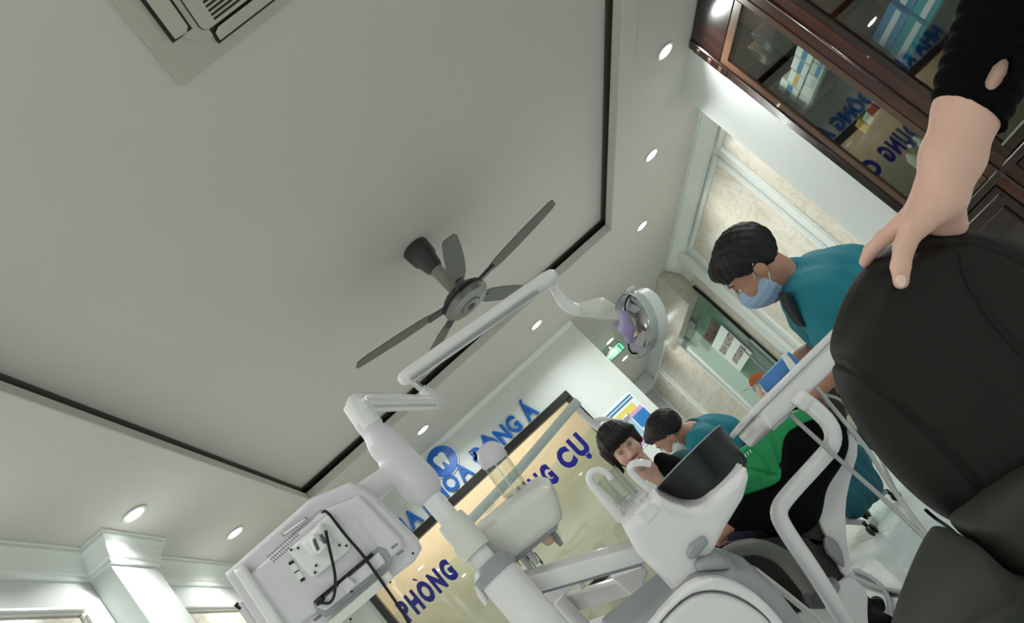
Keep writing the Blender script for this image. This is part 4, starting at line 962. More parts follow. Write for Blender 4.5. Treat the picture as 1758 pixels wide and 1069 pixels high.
slab('suction_grip', [(1266, 976), (1278, 970), (1300, 974), (1300, 990), (1284, 984)], 1.98, .02, .006, 'plastic_white', pc, h=.004)

# ------------------------------------------------------------------ instrument tray on a bent tube
it_ = thing('instrument_table', 'white instrument table on a bent white tube in front of patient', 'tray', (.6, 1.95, .3))
obj('table_body', box((.545, 1.895, .735), (1.02, 2.16, .790), .018, 4), 'plastic_white', it_, smooth=True, angle=40)
obj('table_lip', box((.535, 1.885, .784), (1.03, 2.17, .800), .006, 2), 'plastic_white', it_, smooth=True, angle=40)
slab('arm_socket', [(1358, 690), (1378, 668), (1396, 686), (1378, 706)], 1.87, .02, .008, 'plastic_white', it_, h=.004)
pipe('bent_tube', [(1378, 686, 1.875), (1398, 700, 1.87), (1428, 730, 1.87), (1432, 762, 1.87), (1400, 798, 1.87), (1352, 850, 1.87), (1334, 876, 1.87), (1344, 904, 1.87), (1400, 985, 1.88), (1452, 1070, 1.90), (1500, 1150, 1.95)], .0195, 'plastic_white', it_, it=2, n=20)
pipe('side_rail', [(1326, 737, 1.86), (1352, 713, 1.86)], .004, 'steel', it_, it=0, n=8)
for k, pts in enumerate(([(1350, 704, 1.90), (1376, 730, 1.86), (1440, 788, 1.84), (1520, 858, 1.80), (1592, 928, 1.72), (1660, 990, 1.62)], [(1402, 664, 1.9), (1430, 700, 1.88), (1490, 770, 1.82), (1528, 835, 1.75), (1570, 890, 1.68), (1620, 960, 1.60)], [(1406, 676, 1.95), (1440, 682, 1.95), (1462, 706, 1.93), (1500, 760, 1.9), (1540, 850, 1.84), (1600, 940, 1.72)])):
    pipe('hose', pts, .0052 if k < 2 else .004, 'hose_grey', it_, n=8)
fh = thing('floor_hose', 'two grey hoses curling on the glossy floor beside the chair base', 'hose', (1.0, 3.4, 0))
for pts in ([(1452, 982), (1490, 1004), (1540, 1016), (1600, 1024)], [(1466, 978), (1500, 992), (1526, 1020), (1532, 1070)]):
    obj('hose', tube([PZ(u, v, .012) for u, v in pts], .010, 8, it=2), 'plastic_grey', fh, smooth=True)
# things on the table
tz = .801
t = thing('blue_box', 'blue cardboard dispenser box lying on the white instrument table', 'box', PY(1340, 655, 1.98) * [1, 1, 0] + [0, 0, tz])
c = PY(1342, 652, 1.98)
obj('box_body', box((c[0] - .055, 1.95, tz), (c[0] + .055, 2.02, tz + .034), .003, 1), 'paper_blue', t)
obj('box_opening', box((c[0] - .03, 1.965, tz + .0335), (c[0] + .03, 2.0, tz + .0355), .001, 1), 'box_white', t)
c = PY(1310, 660, 2.04)
t = thing('orange_shield', 'round orange plastic light shield standing behind the blue box', 'shield', (c[0], 2.04, tz))
obj('shield_disc', lathe([(0, -.002), (.028, -.002), (.030, 0), (.028, .002), (0, .002)], (c[0], 2.04, tz + .03), unit([.25, -1, .15]), 28), 'orange', t, smooth=True, angle=40)
obj('shield_grip', box((c[0] - .008, 2.03, tz), (c[0] + .008, 2.045, tz + .02), .002, 1), 'plastic_white', t)
for nm, lb, pts, r, m in (('handpiece', 'white handpiece leaning on the far end of the instrument table', [(1362, 632, 1.95), (1352, 618, 1.95), (1344, 607, 1.95)], [.010, .008, .006], 'box_white'),
                          ('dental_mirror', 'thin steel dental probe with bent tip at the table corner', [(1322, 676, 1.96), (1308, 668, 1.96), (1290, 664, 1.96), (1279, 670, 1.96)], [.002, .002, .0016, .001], 'steel'),
                          ('syringe', 'steel three-way syringe beside the blue box', [(1318, 680, 1.945), (1308, 670, 1.945), (1302, 660, 1.945)], [.006, .0065, .004], 'chrome'),
                          ('handpiece', 'pinkish handpiece lying in front of the orange shield', [(1312, 688, 1.93), (1304, 676, 1.93), (1300, 664, 1.93)], [.006, .006, .005], 'glove')):
    t = thing(nm, lb, 'instrument', P(*pts[0]))
    k = len(pts) - 1
    pipe('shaft', pts[:k + 1], r, m, t, it=1, n=10)
    pipe('tip', [pts[-1], (pts[-1][0] - 6, pts[-1][1] + (4 if nm != 'handpiece' else -3), pts[-1][2])], [r[-1], r[-1] * .4], 'steel', t, it=0, n=8)

# ------------------------------------------------------------------ stools
def stool(label, c, phase, seat_m, zs=.46, rad=.28):
    t = thing('stool', label, 'stool', (c[0], c[1], 0), 'wheeled stools')
    obj('seat', lathe([(0, zs - .07), (.15, zs - .07), (.18, zs - .05), (.185, zs - .02), (.17, zs), (0, zs + .004)], (c[0], c[1], 0), n=32), seat_m, t, smooth=True, angle=50)
    obj('gas_column', lathe([(0, .10), (.03, .10), (.03, zs - .07), (0, zs - .07)], (c[0], c[1], 0), n=16), 'grey_dark', t, smooth=True, angle=40)
    for k in range(5):
        a = phase + k * 2 * math.pi / 5; d = np.array([math.cos(a), math.sin(a), 0]); s = np.array([-d[1], d[0], 0]); o = np.array([c[0], c[1], 0])
        obj('spoke', tube([o + d * .02 + [0, 0, .115], o + d * rad + [0, 0, .075]], [.022, .014], 8), 'plastic_grey', t, smooth=True, angle=50)
        w = obj('caster_fork', tube([o + d * rad + [0, 0, .080], o + d * rad + [0, 0, .050]], .010, 8), 'black', t)
        for q in (-1, 1): obj('caster_wheel', lathe([(0, 0), (.020, 0), (.027, .004), (.027, .014), (.020, .018), (0, .018)], o + d * (rad + .012) + s * (.003 if q > 0 else -.021) + [0, 0, .027], s, 18), 'black', w, smooth=True, angle=40)
    return t
cw = PZ(1503, 872, .05); cc = PZ(1432, 912, .09)
c1 = cw + unit((cc - cw) * [1, 1, 0]) * .30
stool('grey wheeled stool under the teal gown of the seated masked man', (1.30, 4.85), math.atan2(cw[1] - 4.85, cw[0] - 1.30), 'black')
c3 = PZ(1500, 1040, .03)
stool('grey wheeled stool under the smiling woman', (c3[0] - .26, c3[1] + .10), math.atan2(-.10, .26), 'black')
stool('grey wheeled stool under the dentist leaning over the patient', (1.42, 2.62), .4, 'black')
# ================================================================== people
def head_sdf(g, o, Rm, s=1.0, ears=True):
    """head in its own frame: x right, y forward, z up; origin between the ears"""
    q = g.local(o, Rm / s)
    d = blend(.025, s_ell(q, (0, -.012, .040), (.076, .096, .084)), s_ell(q, (0, .030, -.030), (.060, .064, .088)), s_ell(q, (0, .052, -.098), (.034, .030, .026)))
    d = smin(d, s_cap(q, (-.030, .080, .024), (.030, .080, .024), .013), .02)
    for sx in (-1, 1):
        d = smin(d, s_ell(q, (sx * .036, .060, -.028), (.026, .030, .026)), .02)
        d = smax(d, -s_ell(q, (sx * .031, .104, .004), (.019, .018, .011)), .012)
        if ears: d = smin(d, s_ell(q, (sx * .078, -.008, -.004), (.009, .020, .032)), .008)
    d = smin(d, s_cap(q, (0, .092, .008), (0, .112, -.030), .008, .0125), .012)
    d = smin(d, s_cap(q, (-.011, .098, -.036), (.011, .098, -.036), .009), .008)
    d = smin(d, s_cap(q, (-.019, .088, -.068), (.019, .088, -.068), .009), .012)
    return d * np.float32(s)
def hf(o, Rm, a, s=1.0): return np.asarray(o) + (np.asarray(a) * s) @ Rm
def head_frame(up, fwd):
    up = unit(up); f = unit(fwd - up * (np.asarray(fwd) @ up)); r = np.cross(f, up); return np.stack([r, f, up])
def hair_short(g, o, Rm, s=1.0, fringe=.070, low=-.035, thick=.012):
    q = g.local(o, Rm / s)
    d = s_ell(q, (0, -.014, .043), (.076 + thick, .098 + thick, .084 + thick * 1.2))
    d = smin(d, s_ell(q, (.01, .060, .085), (.055, .045, .035)), .02)
    d = smax(d, -s_box(q, (0, .130, -.060), (.2, .085, .104), .02), .006)                 # clears the face
    cut = (np.float32(low) + 0.80 * np.clip(q.Y + np.float32(.055), 0, np.float32(.11))) - q.Z            # clears below the hairline, rising to the temples
    d = smax(d, cut, .008)
    wob = np.sin(q.X * 160 + q.Z * 90) * np.sin(q.Y * 170) * .0022
    return (d + wob.astype(np.float32)) * np.float32(s)
def eyes(o, Rm, par, s=1.0, closed=0.0):
    for sx in (-1, 1):
        e = hf(o, Rm, (sx * .031, .0835, .004), s)
        ey = solid('eye', e - .02, e + .02, .0014, lambda g: s_ell(g, e, (.0125 * s, .0105 * s, .0085 * s * (1 - closed)), Rm), 'eye_white', par)
        i = hf(o, Rm, (sx * .031, .0905, .003), s)
        solid('iris', i - .01, i + .01, .0010, lambda g: s_ell(g, i, (.0062 * s, .0045 * s, .0062 * s * (1 - closed * .8)), Rm), 'eye_dark', ey)
        b = [hf(o, Rm, (sx * (.014 + .012 * k), .0995 - .0055 * k - (.004 if k == 3 else 0), .027 + (.005, .008, .007, .001)[k]), s) for k in range(4)]
        obj('eyebrow', tube(b, [.0022 * s, .0034 * s, .003 * s, .0014 * s], 8, it=1, flat=(Rm[1], .6)), 'hair', par, smooth=True)
        l = [hf(o, Rm, (sx * (.018 + .0085 * k), .0975 - .0022 * k, .010 + (.0, .004, .004, .0)[k] - closed * .004), s) for k in range(4)]
        obj('lash_line', tube(l, .0014 * s, 6, it=1), 'hair', par, smooth=True)
def bounds(pts, pad): a = np.array(pts); return a.min(0) - pad, a.max(0) + pad
def torso_sdf(g, J, grow=0.0, legs=True):
    k = .06
    d = blend(k, s_cap(g, J['neck'], J['chest'], .062 + grow, .115 + grow), s_cap(g, J['chest'], J['belly'], .130 + grow, .125 + grow), s_cap(g, J['belly'], J['pelvis'], .125 + grow, .135 + grow),
              s_cap(g, J['shL'], J['shR'], .068 + grow), s_cap(g, J['hipL'], J['hipR'], .095 + grow))
    if 'back' in J: d = smin(d, s_cap(g, J['chest'], J['back'], .12 + grow, .13 + grow), k)
    return d
def arm_sdf(g, J, s, grow=0.0, fore=True):
    d = s_cap(g, J['sh' + s], J['el' + s], .056 + grow, .044 + grow)
    if fore: d = smin(d, s_cap(g, J['el' + s], J['wr' + s], .043 + grow, .030 + grow), .02)
    return d
def leg_sdf(g, J, s, grow=0.0):
    return blend(.03, s_cap(g, J['hip' + s], J['kn' + s], .085 + grow, .060 + grow), s_cap(g, J['kn' + s], J['an' + s], .058 + grow, .040 + grow), s_cap(g, J['an' + s], J['to' + s], .042 + grow, .034 + grow))
def hand_sdf(g, w, fwd, nrm, side, curl=.5, s=1.0):
    """fwd along the hand, nrm out of the back, side towards the thumb"""
    f = unit(fwd); n = unit(np.asarray(nrm) - f * (np.asarray(nrm) @ f)); t = np.cross(n, f); t = t if t @ np.asarray(side) > 0 else -t; w = np.asarray(w)
    d = s_box(g, w + f * .045 * s, (.045 * s, .040 * s, .014 * s), .012 * s, np.stack([f, t, n]))
    d = smin(d, s_cap(g, w - f * .01, w + f * .02 * s, .027 * s, .026 * s), .02)
    for k, (off, L) in enumerate(((.030, .078), (.010, .086), (-.011, .080), (-.031, .062))):
        p = w + f * .085 * s + t * off * s; a = 0; r = .0092 * s
        for j, fr in enumerate((.45, .30, .25)):
            a += curl * (1.0, 1.2, .8)[j]; q = p + (f * math.cos(a) - n * math.sin(a)) * L * fr * s
            d = smin(d, s_cap(g, p, q, r, r * .9), .008); p = q; r *= .9
    p = w + f * .018 * s + t * .034 * s
    for j, (fr, a) in enumerate(((.045, .75), (.030, .45), (.026, .25))):
        q = p + (f * math.cos(a) + t * math.sin(a) * .8 - n * .35 * curl) * fr * s; d = smin(d, s_cap(g, p, q, .0125 * s, .0105 * s), .012); p = q
    return d

def mask_mesh(name, o, Rm, s, par, m):
    def fn(g):
        q = g.local(o, Rm / s)
        d = blend(.03, s_ell(q, (0, .038, -.052), (.066, .074, .070)), s_ell(q, (0, .075, -.045), (.030, .050, .040)))
        d = smax(d, q.Z + np.float32(.004) - 0.25 * np.maximum(np.float32(.02) - abs(q.X), 0), .006)
        d = smax(d, np.float32(.010) - q.Y, .006)
        return (d + (np.sin(q.Z * 260) * .0009).astype(np.float32)) * np.float32(s)
    c = hf(o, Rm, (0, .06, -.055), s)
    mk = solid(name, c - .12 * s, c + .12 * s, .0035, fn, m, par)
    for sx in (-1, 1):
        for z0, z1 in ((-.012, .024), (-.085, -.030)):
            pts = [hf(o, Rm, a, s) for a in ((sx * .060, .030, z0), (sx * .078, .008, (z0 + z1) / 2 + .008), (sx * .088, -.012, z1))]
            obj('ear_loop', tube(pts, .0016, 6, it=1), 'mask_white', mk, smooth=True)
    return mk

def scrubs(name, J, par, m, extra=None, sleeves=('L', 'R'), legs=False, neckcut=None, h=.008, part=.5):
    keys = ['neck', 'chest', 'belly', 'pelvis', 'shL', 'shR', 'hipL', 'hipR', 'elL', 'elR'] + (['back'] if 'back' in J else [])
    lo, hi = bounds([J[k] for k in keys] + ([J[k] for k in ('knL', 'knR', 'anL', 'anR')] if legs else []), .19)
    def fn(g):
        d = torso_sdf(g, J, .014)
        for s in sleeves: d = smin(d, s_cap(g, J['sh' + s], J['sh' + s] + (J['el' + s] - J['sh' + s]) * part, .078, .066), .05)
        if legs:
            for s in 'LR': d = smin(d, blend(.03, s_cap(g, J['hip' + s], J['kn' + s], .10, .078), s_cap(g, J['kn' + s], J['an' + s], .072, .06)), .04)
        if extra is not None: d = extra(g, d)
        if neckcut is not None: d = smax(d, s_cap(g, neckcut[0], neckcut[1], neckcut[2]) * -1, .008)
        fold = np.sin(g.X * 38 + g.Z * 55) * np.sin(g.Y * 33 - g.Z * 21 + g.X * 20) * .004
        return d + fold.astype(np.float32)
    return solid(name, lo, hi, h, fn, m, par)
def body(J, ho, hR, s, par, m, h=.008, hands=(), legs=True):
    pts = list(J.values()) + [ho]
    lo, hi = bounds(pts, .20)
    def fn(g):
        d = torso_sdf(g, J)
        for a in 'LR': d = smin(d, arm_sdf(g, J, a), .03)
        if legs:
            for a in 'LR': d = smin(d, leg_sdf(g, J, a), .04)
        d = smin(d, s_cap(g, J['neck'], hf(ho, hR, (0, -.020, -.045), s), .058 * s, .054 * s), .02)
        for w in hands: d = smin(d, hand_sdf(g, *w), .012)
        return d
    g = G(lo, hi, h); v1 = fn(g)
    return g, v1
def person_mesh(name, J, ho, hR, s, par, m, h=.0075, hands=(), legs=True):
    """whole figure as one surface: body and finely sampled head come from the same distance field"""
    pts = list(J.values()) + [ho] + [w[0] + unit(w[1]) * .1 for w in hands]
    lo, hi = bounds(pts, .20)
    g = G(lo, hi, h)
    d = torso_sdf(g, J)
    for a in 'LR': d = smin(d, arm_sdf(g, J, a), .03)
    if legs:
        for a in 'LR': d = smin(d, leg_sdf(g, J, a), .04)
    d = smin(d, s_cap(g, J['neck'], hf(ho, hR, (0, -.020, -.045), s), .058 * s, .054 * s), .02)
    for w in hands: d = smin(d, hand_sdf(g, *w), .010)
    d = smin(d, head_sdf(g, ho, hR, s), .02)
    return obj(name, nets(g, d), m, par, smooth=True)

# ------------------------------------------------------------------ dentist leaning over the patient
HD_ = 2.47
ho = P(1294, 456, HD_); hR = head_frame(dirimg(-.88, -.47, .02), dirimg(-.46, .86, .26)); HS = .93
J = dict(neck=P(1366, 484, 2.50), chest=P(1440, 520, 2.58), back=P(1470, 500, 2.60), belly=P(1530, 570, 2.65), pelvis=P(1610, 640, 2.70),
         shL=P(1410, 512, 2.37), shR=P(1404, 480, 2.70), hipL=P(1600, 655, 2.58), hipR=P(1600, 640, 2.80),
         elL=P(1448, 612, 2.30), elR=P(1420, 600, 2.80), wrL=P(1400, 668, 2.42), wrR=P(1385, 660, 2.62))
for s_, kx, ky in (('L', 1.06, 2.45), ('R', 1.10, 2.85)):
    J['kn' + s_] = np.array([kx, ky + .05, .48]); J['an' + s_] = np.array([kx + .12, ky + .03, .08]); J['to' + s_] = np.array([kx - .03, ky + .03, .05])
den = thing('person', 'masked person in teal scrubs leaning over the patient beside the marble wall', 'person', (J['pelvis'][0], J['pelvis'][1], 0))
fw = unit(P(1372, 690, 2.5) - J['wrL'])
person_mesh('body', J, ho, hR, HS, den, 'skin', h=.0072, hands=[(J['wrL'], fw, -VZ, VY, .5), (J['wrR'], unit(P(1365, 690, 2.55) - J['wrR']), VZ, VY, .5)])
hr = solid('hair', ho - .2, ho + .2, .004, lambda g: hair_short(g, ho, hR, HS, low=-.050, thick=.012), 'hair', den)
eyes(ho, hR, den, HS, .45)
mask_mesh('face_mask', ho, hR, HS, den, 'mask_blue')
top = scrubs('scrub_top', J, den, 'teal', neckcut=(P(1340, 484, 2.50), P(1362, 484, 2.50), .066), part=.62)
solid('scrub_trousers', bounds([J[k] for k in ('hipL', 'knL', 'anL', 'hipR', 'knR', 'anR', 'pelvis')], .16)[0], bounds([J[k] for k in ('hipL', 'knL', 'anL', 'hipR', 'knR', 'anR', 'pelvis')], .16)[1], .011,
      lambda g: smin(leg_sdf(g, J, 'L', .012), leg_sdf(g, J, 'R', .012), .03), 'teal_dark', den)
slab('neck_trim', [(1341, 502), (1350, 501), (1362, 524), (1372, 546), (1378, 562), (1366, 552), (1350, 528)], 2.36, .035, .006, 'navy_trim', top, h=.004)

# ------------------------------------------------------------------ second masked man further back
D2 = 4.45
ho2 = P(1150, 744, D2); hR2 = head_frame(dirimg(-.88, -.40, .05), dirimg(-.22, .95, .20))
J2 = dict(neck=P(1192, 742, D2 + .02), chest=P(1224, 768, D2 + .08), back=P(1236, 756, D2 + .1), belly=P(1272, 800, D2 + .16), pelvis=P(1330, 862, D2 + .28),
          shL=P(1208, 760, D2 - .12), shR=P(1206, 744, D2 + .24), hipL=P(1330, 872, D2 + .16), hipR=P(1330, 860, D2 + .42),
          elL=P(1200, 810, D2 - .20), elR=P(1196, 800, D2 + .3), wrL=P(1160, 820, D2 - .1), wrR=P(1158, 812, D2 + .2))
pel = np.array([1.30, 4.85, .52]); J2['pelvis'] = pel; J2['hipL'] = pel + [0, -.10, 0]; J2['hipR'] = pel + [0, .12, 0]; J2['belly'] = (pel + J2['chest']) / 2 + [.04, 0, .02]
for s_, ky in (('L', 4.62), ('R', 5.05)):
    J2['kn' + s_] = np.array([.90, ky, .50]); J2['an' + s_] = np.array([.95, ky, .08]); J2['to' + s_] = np.array([.80, ky, .05])
m2 = thing('person', 'masked person in teal scrubs seated behind the smiling woman', 'person', (1.30, 4.85, 0))
person_mesh('body', J2, ho2, hR2, 1.0, m2, 'skin', h=.009, hands=[(J2['wrL'], unit(dirimg(-.5, .6)), -VZ, VY, .5)])
solid('hair', ho2 - .2, ho2 + .2, .005, lambda g: hair_short(g, ho2, hR2, 1.0, low=-.03), 'hair_brown', m2)
eyes(ho2, hR2, m2, 1.0, .5)
mask_mesh('face_mask', ho2, hR2, 1.0, m2, 'mask_white')
scrubs('scrub_top', J2, m2, 'teal', neckcut=(P(1176, 742, D2), P(1190, 743, D2), .064), part=.7, h=.010)
gp = [np.array(a) for a in ((1.22, 4.72, .52), (1.48, 4.75, .50), (1.56, 4.80, .30), (1.50, 4.76, .16), (1.36, 4.70, .17))]
solid('gown_tail', *bounds(gp, .13), .009, lambda g: blend(.10, s_cap(g, gp[0], gp[1], .11, .10), s_cap(g, gp[1], gp[2], .09, .08), s_cap(g, gp[2], gp[3], .075, .06), s_cap(g, gp[3], gp[4], .06, .06), s_cap(g, gp[1], gp[4], .08, .06)) + (np.sin(g.X * 70 + g.Y * 40) * .004).astype(np.float32) + 0 * g.Z, 'teal_dark', m2)
solid('trousers', *bounds([J2[k] for k in ('hipL', 'knL', 'anL', 'hipR', 'knR', 'anR')], .15), .012, lambda g: smin(leg_sdf(g, J2, 'L', .012), leg_sdf(g, J2, 'R', .012), .03), 'teal_dark', m2)
obj('stethoscope_cord', tube([P(1180, 756, D2 - .10), P(1186, 768, D2 - .13), P(1193, 774, D2 - .14)], .005, 8, it=1), 'black', m2, smooth=True)

# ------------------------------------------------------------------ smiling woman
DW = 3.62
how = P(1070, 767, DW); hRw = head_frame(dirimg(-.70, -.71, .02), dirimg(.16, .10, -1.0)); SW = .93
pw = np.array([c3[0] - .26, c3[1] + .10, .52])
J3 = dict(neck=P(1128, 830, DW + .04), chest=P(1160, 872, DW + .10), belly=P(1190, 905, DW + .12), pelvis=pw, shL=P(1176, 808, DW + .10), shR=P(1098, 880, DW + .08),
          hipL=pw + [.10, 0, 0], hipR=pw + [-.10, 0, 0], elL=P(1226, 868, DW + .05), elR=P(1130, 940, DW), wrL=P(1222, 890, DW - .15), wrR=P(1190, 930, DW - .2))
J3['belly'] = (J3['chest'] + pw) / 2
for s_, kx in (('L', .14), ('R', -.14)):
    J3['kn' + s_] = pw + [kx, -.40, -.02]; J3['an' + s_] = np.array([pw[0] + kx, pw[1] - .38, .08]); J3['to' + s_] = np.array([pw[0] + kx, pw[1] - .52, .05])
wo = thing('person', 'smiling person with dark fringe in teal top with black collar', 'person', (pw[0], pw[1], 0))
person_mesh('body', J3, how, hRw, SW, wo, 'skin_face', h=.0078, hands=[(J3['wrL'], unit(dirimg(-.6, .4)), -VZ, VY, .5)])
def woman_hair(g):
    q = g.local(how, hRw / SW)
    cap_ = s_ell(q, (0, -.012, .045), (.090, .108, .096))
    sides = blend(.02, s_cap(q, (-.078, .012, .04), (-.082, .010, -.030), .026, .012), s_cap(q, (.078, .012, .04), (.083, .016, -.072), .026, .012), s_ell(q, (0, -.060, -.035), (.078, .055, .075)))
    d = smin(cap_, sides, .03)
    d = smax(d, -s_box(q, (0, .125, -.080), (.066, .10, .110), .03), .006)
    comb = (np.sin(q.X * 420) * .0026 + np.sin(q.X * 190 + 1) * .002).astype(np.float32)
    low = np.float32(.036) - q.Z + comb * 3
    front = np.float32(.055) - q.Y
    d = smax(d, -smax(-low * -1, -front * -1, .004) * 0 + d - d, .004) if False else d
    return (d + comb * .5) * np.float32(SW)
solid('hair', how - .22, how + .22, .004, woman_hair, 'hair_brown', wo)
fr = []
for k in range(11):
    x = -.060 + .012 * k; y = .099 - 4.6 * x * x
    obj('fringe_lock', tube([hf(how, hRw, a, SW) for a in ((x * .8, y - .035, .108), (x * .95, y + .004, .082), (x, y + .006, .050), (x * 1.04, y + .004, .034 + .004 * (k % 3)))], [.010 * SW, .0095 * SW, .008 * SW, .003 * SW], 8, it=1), 'hair_brown', wo, smooth=True)
eyes(how, hRw, wo, SW, .72)
def arc(z0, dip, w, y0, n=7, dy=.010): return [hf(how, hRw, (-w + 2 * w * k / (n - 1), y0 - dy * (2 * k / (n - 1) - 1) ** 2, z0 - dip * (1 - (2 * k / (n - 1) - 1) ** 2)), SW) for k in range(n)]
obj('teeth', tube(arc(-.050, .012, .021, .0975), [.001, .0045, .006, .0065, .006, .0045, .001], 8, flat=(hRw[1], .6)), 'teeth', wo, smooth=True)
obj('upper_lip', tube(arc(-.045, .007, .026, .1000), [.0015, .003, .0036, .0032, .0036, .003, .0015], 8), 'lip', wo, smooth=True)
obj('lower_lip', tube(arc(-.047, .024, .026, .0975), [.0015, .003, .0042, .0048, .0042, .003, .0015], 8), 'lip', wo, smooth=True)
ub = scrubs('scrub_top', J3, wo, 'teal_dark', neckcut=(P(1116, 822, DW - .02), P(1134, 850, DW - .12), .058), part=.6, h=.009)
solid('collar', *bounds([P(1146, 800, DW + .02), P(1104, 846, DW + .02)], .14), .006, lambda g: smax(blend(.03, s_cap(g, P(1136, 790, DW + .06), P(1152, 806, DW + .03), .036, .056), s_cap(g, P(1152, 806, DW + .03), P(1168, 842, DW + .0), .058, .036)), -s_cap(g, P(1122, 800, DW - .06), P(1134, 850, DW - .06), .062), .01), 'black_cloth', wo)

solid('trousers', *bounds([J3[k] for k in ('hipL', 'hipR', 'knL', 'knR', 'anL', 'anR', 'toL', 'toR')], .15), .012, lambda g: smin(leg_sdf(g, J3, 'L', .012), leg_sdf(g, J3, 'R', .012), .03), 'black_cloth', wo)

# ------------------------------------------------------------------ patient
pt = thing('person', 'reclined person in black clothes with a green bib in the dental chair', 'person', (.62, 2.6, .45))
hp = P(1398, 652, 2.62); hRp = head_frame(unit([.80, 0, .55]), unit([-.55, 0, .80]))
J4 = dict(neck=P(1384, 702, 2.60), chest=P(1366, 775, 2.60), belly=P(1340, 850, 2.60), pelvis=P(1318, 908, 2.60), shL=P(1398, 756, 2.46), shR=P(1340, 735, 2.78), hipL=P(1322, 916, 2.54), hipR=P(1300, 905, 2.72),
          elL=P(1362, 868, 2.42), elR=P(1270, 830, 2.80), wrL=P(1260, 884, 2.36), wrR=P(1240, 880, 2.62))
for s_, yy in (('L', 2.48), ('R', 2.72)):
    J4['kn' + s_] = np.array([-.02, yy, .60]); J4['an' + s_] = np.array([-.40, yy, .53]); J4['to' + s_] = np.array([-.46, yy, .62])
person_mesh('body', J4, hp, hRp, 1.0, pt, 'skin', h=.0078, hands=[(J4['wrL'], dirimg(-.78, .62, .0), dirimg(-.45, -.6, -.6), dirimg(.1, -.5, .8), 1.15, .88)])
solid('shirt', *bounds([J4[k] for k in ('neck', 'chest', 'belly', 'pelvis', 'shL', 'shR', 'elL', 'elR', 'wrL', 'wrR')], .2), .009,
      lambda g: smax(blend(.05, torso_sdf(g, J4, .016), s_cap(g, J4['shL'], J4['elL'], .078, .066), s_cap(g, J4['elL'], J4['elL'] + (J4['wrL'] - J4['elL']) * .97, .066, .046), s_cap(g, J4['shR'], J4['elR'], .074, .06), s_cap(g, J4['elR'], J4['wrR'], .06, .045)), -s_cap(g, J4['neck'] + [.02, 0, .03], hp, .070), .01), 'black_cloth', pt)
solid('jeans', *bounds([J4[k] for k in ('hipL', 'hipR', 'knL', 'knR', 'anL', 'anR')], .17), .011, lambda g: smin(blend(.03, s_cap(g, J4['hipL'], J4['knL'], .105, .078), s_cap(g, J4['knL'], J4['anL'], .074, .058)), blend(.03, s_cap(g, J4['hipR'], J4['knR'], .105, .078), s_cap(g, J4['knR'], J4['anR'], .074, .058)), .04), 'jeans', pt)
bibp = [(1312, 738), (1340, 722), (1362, 704), (1384, 702), (1406, 714), (1394, 720), (1372, 728), (1346, 744), (1340, 778), (1341, 812), (1337, 828), (1300, 842), (1256, 856), (1240, 850), (1250, 800), (1268, 772), (1290, 758)]
bib = thing('patient_bib', 'green disposable bib with small white print on patient chest', 'bib', P(1300, 850, 2.40))
slab('bib_sheet', smooth_poly(bibp, 1), 2.40, .012, .006, 'green_bib', bib, h=.004, bulge=.012, grooves=[[(1262, 800), (1290, 805), (1330, 815)], [(1290, 770), (1310, 790), (1318, 815)], [(1320, 740), (1330, 770), (1338, 800)]], gr=.006)
for k in range(5): beam('print_mark', (1270 + k * 4.2, 786 - k * 3.6, 2.378), (1272.5 + k * 4.2, 791 - k * 3.6, 2.378), .0016, .001, 'white_print', bib, 0)
for k in range(4): beam('print_mark', (1268 + k * 3.4, 795 - k * 2.4, 2.378), (1270 + k * 3.4, 798 - k * 2.4, 2.378), .0014, .001, 'white_print', bib, 0)

# ------------------------------------------------------------------ bystander whose hand holds the near chair back
by = thing('person', 'person in black sleeve gripping the top of the dark leather chair back', 'person', (1.45, .62, 0))
AD = 1.005
q_ = lambda u, v, dd=0.0: P(u, v, AD + dd)
sh = np.array([1.30, .66, 1.30]); elb = q_(1742, -60, -.02)
arm = [(q_(1613, 336, .006), .0245), (q_(1634, 272), .0335), (q_(1661, 190), .0355), (q_(1700, 90), .0385), (elb, .041), (sh, .055)]
chn = {
 'thumb': [(q_(1600, 352, .0), .0200), (q_(1568, 388, .002), .0155), (q_(1552, 424, .008), .0125), (q_(1546, 457, .012), .0116), (q_(1547, 483, .016), .0095)],
 'index': [(q_(1580, 356, .02), .0150), (q_(1546, 386, .035), .0125), (q_(1517, 408, .055), .0108), (q_(1496, 430, .075), .0098), (q_(1486, 448, .085), .0085)],
 'middle': [(q_(1600, 352, .03), .0150), (q_(1578, 382, .085), .0115), (q_(1560, 396, .145), .0100), (q_(1548, 425, .165), .0090)],
 'ring': [(q_(1614, 352, .035), .0150), (q_(1606, 384, .085), .0112), (q_(1592, 396, .145), .0098), (q_(1582, 428, .165), .0086)],
 'little': [(q_(1628, 352, .03), .0145), (q_(1640, 386, .06), .0108), (q_(1640, 396, .12), .0092), (q_(1632, 420, .155), .0080)]}
palm = [(q_(1611, 336, .004), q_(1578, 380, .006), .0235, .0175), (q_(1618, 336, .012), q_(1640, 386, .055), .0215, .014), (q_(1612, 340, .016), q_(1608, 382, .055), .021, .016)]
def near_arm(g):
    d = None
    for (a, ra), (b, rb) in zip(arm[:-1], arm[1:]):
        c = s_cap(g, a, b, ra, rb); d = c if d is None else smin(d, c, .02)
    for a, b, r1, r2 in palm: d = smin(d, s_cap(g, a, b, r1, r2), .022)
    for k, ch in chn.items():
        f = None
        for (a, ra), (b, rb) in zip(ch[:-1], ch[1:]):
            c = s_cap(g, a, b, ra, rb); f = c if f is None else smin(f, c, .004)
        d = smin(d, f, .010)
    return d
BJ = dict(neck=np.array([1.47, .62, 1.40]), chest=np.array([1.47, .62, 1.22]), belly=np.array([1.47, .62, 1.05]), pelvis=np.array([1.47, .62, .90]))
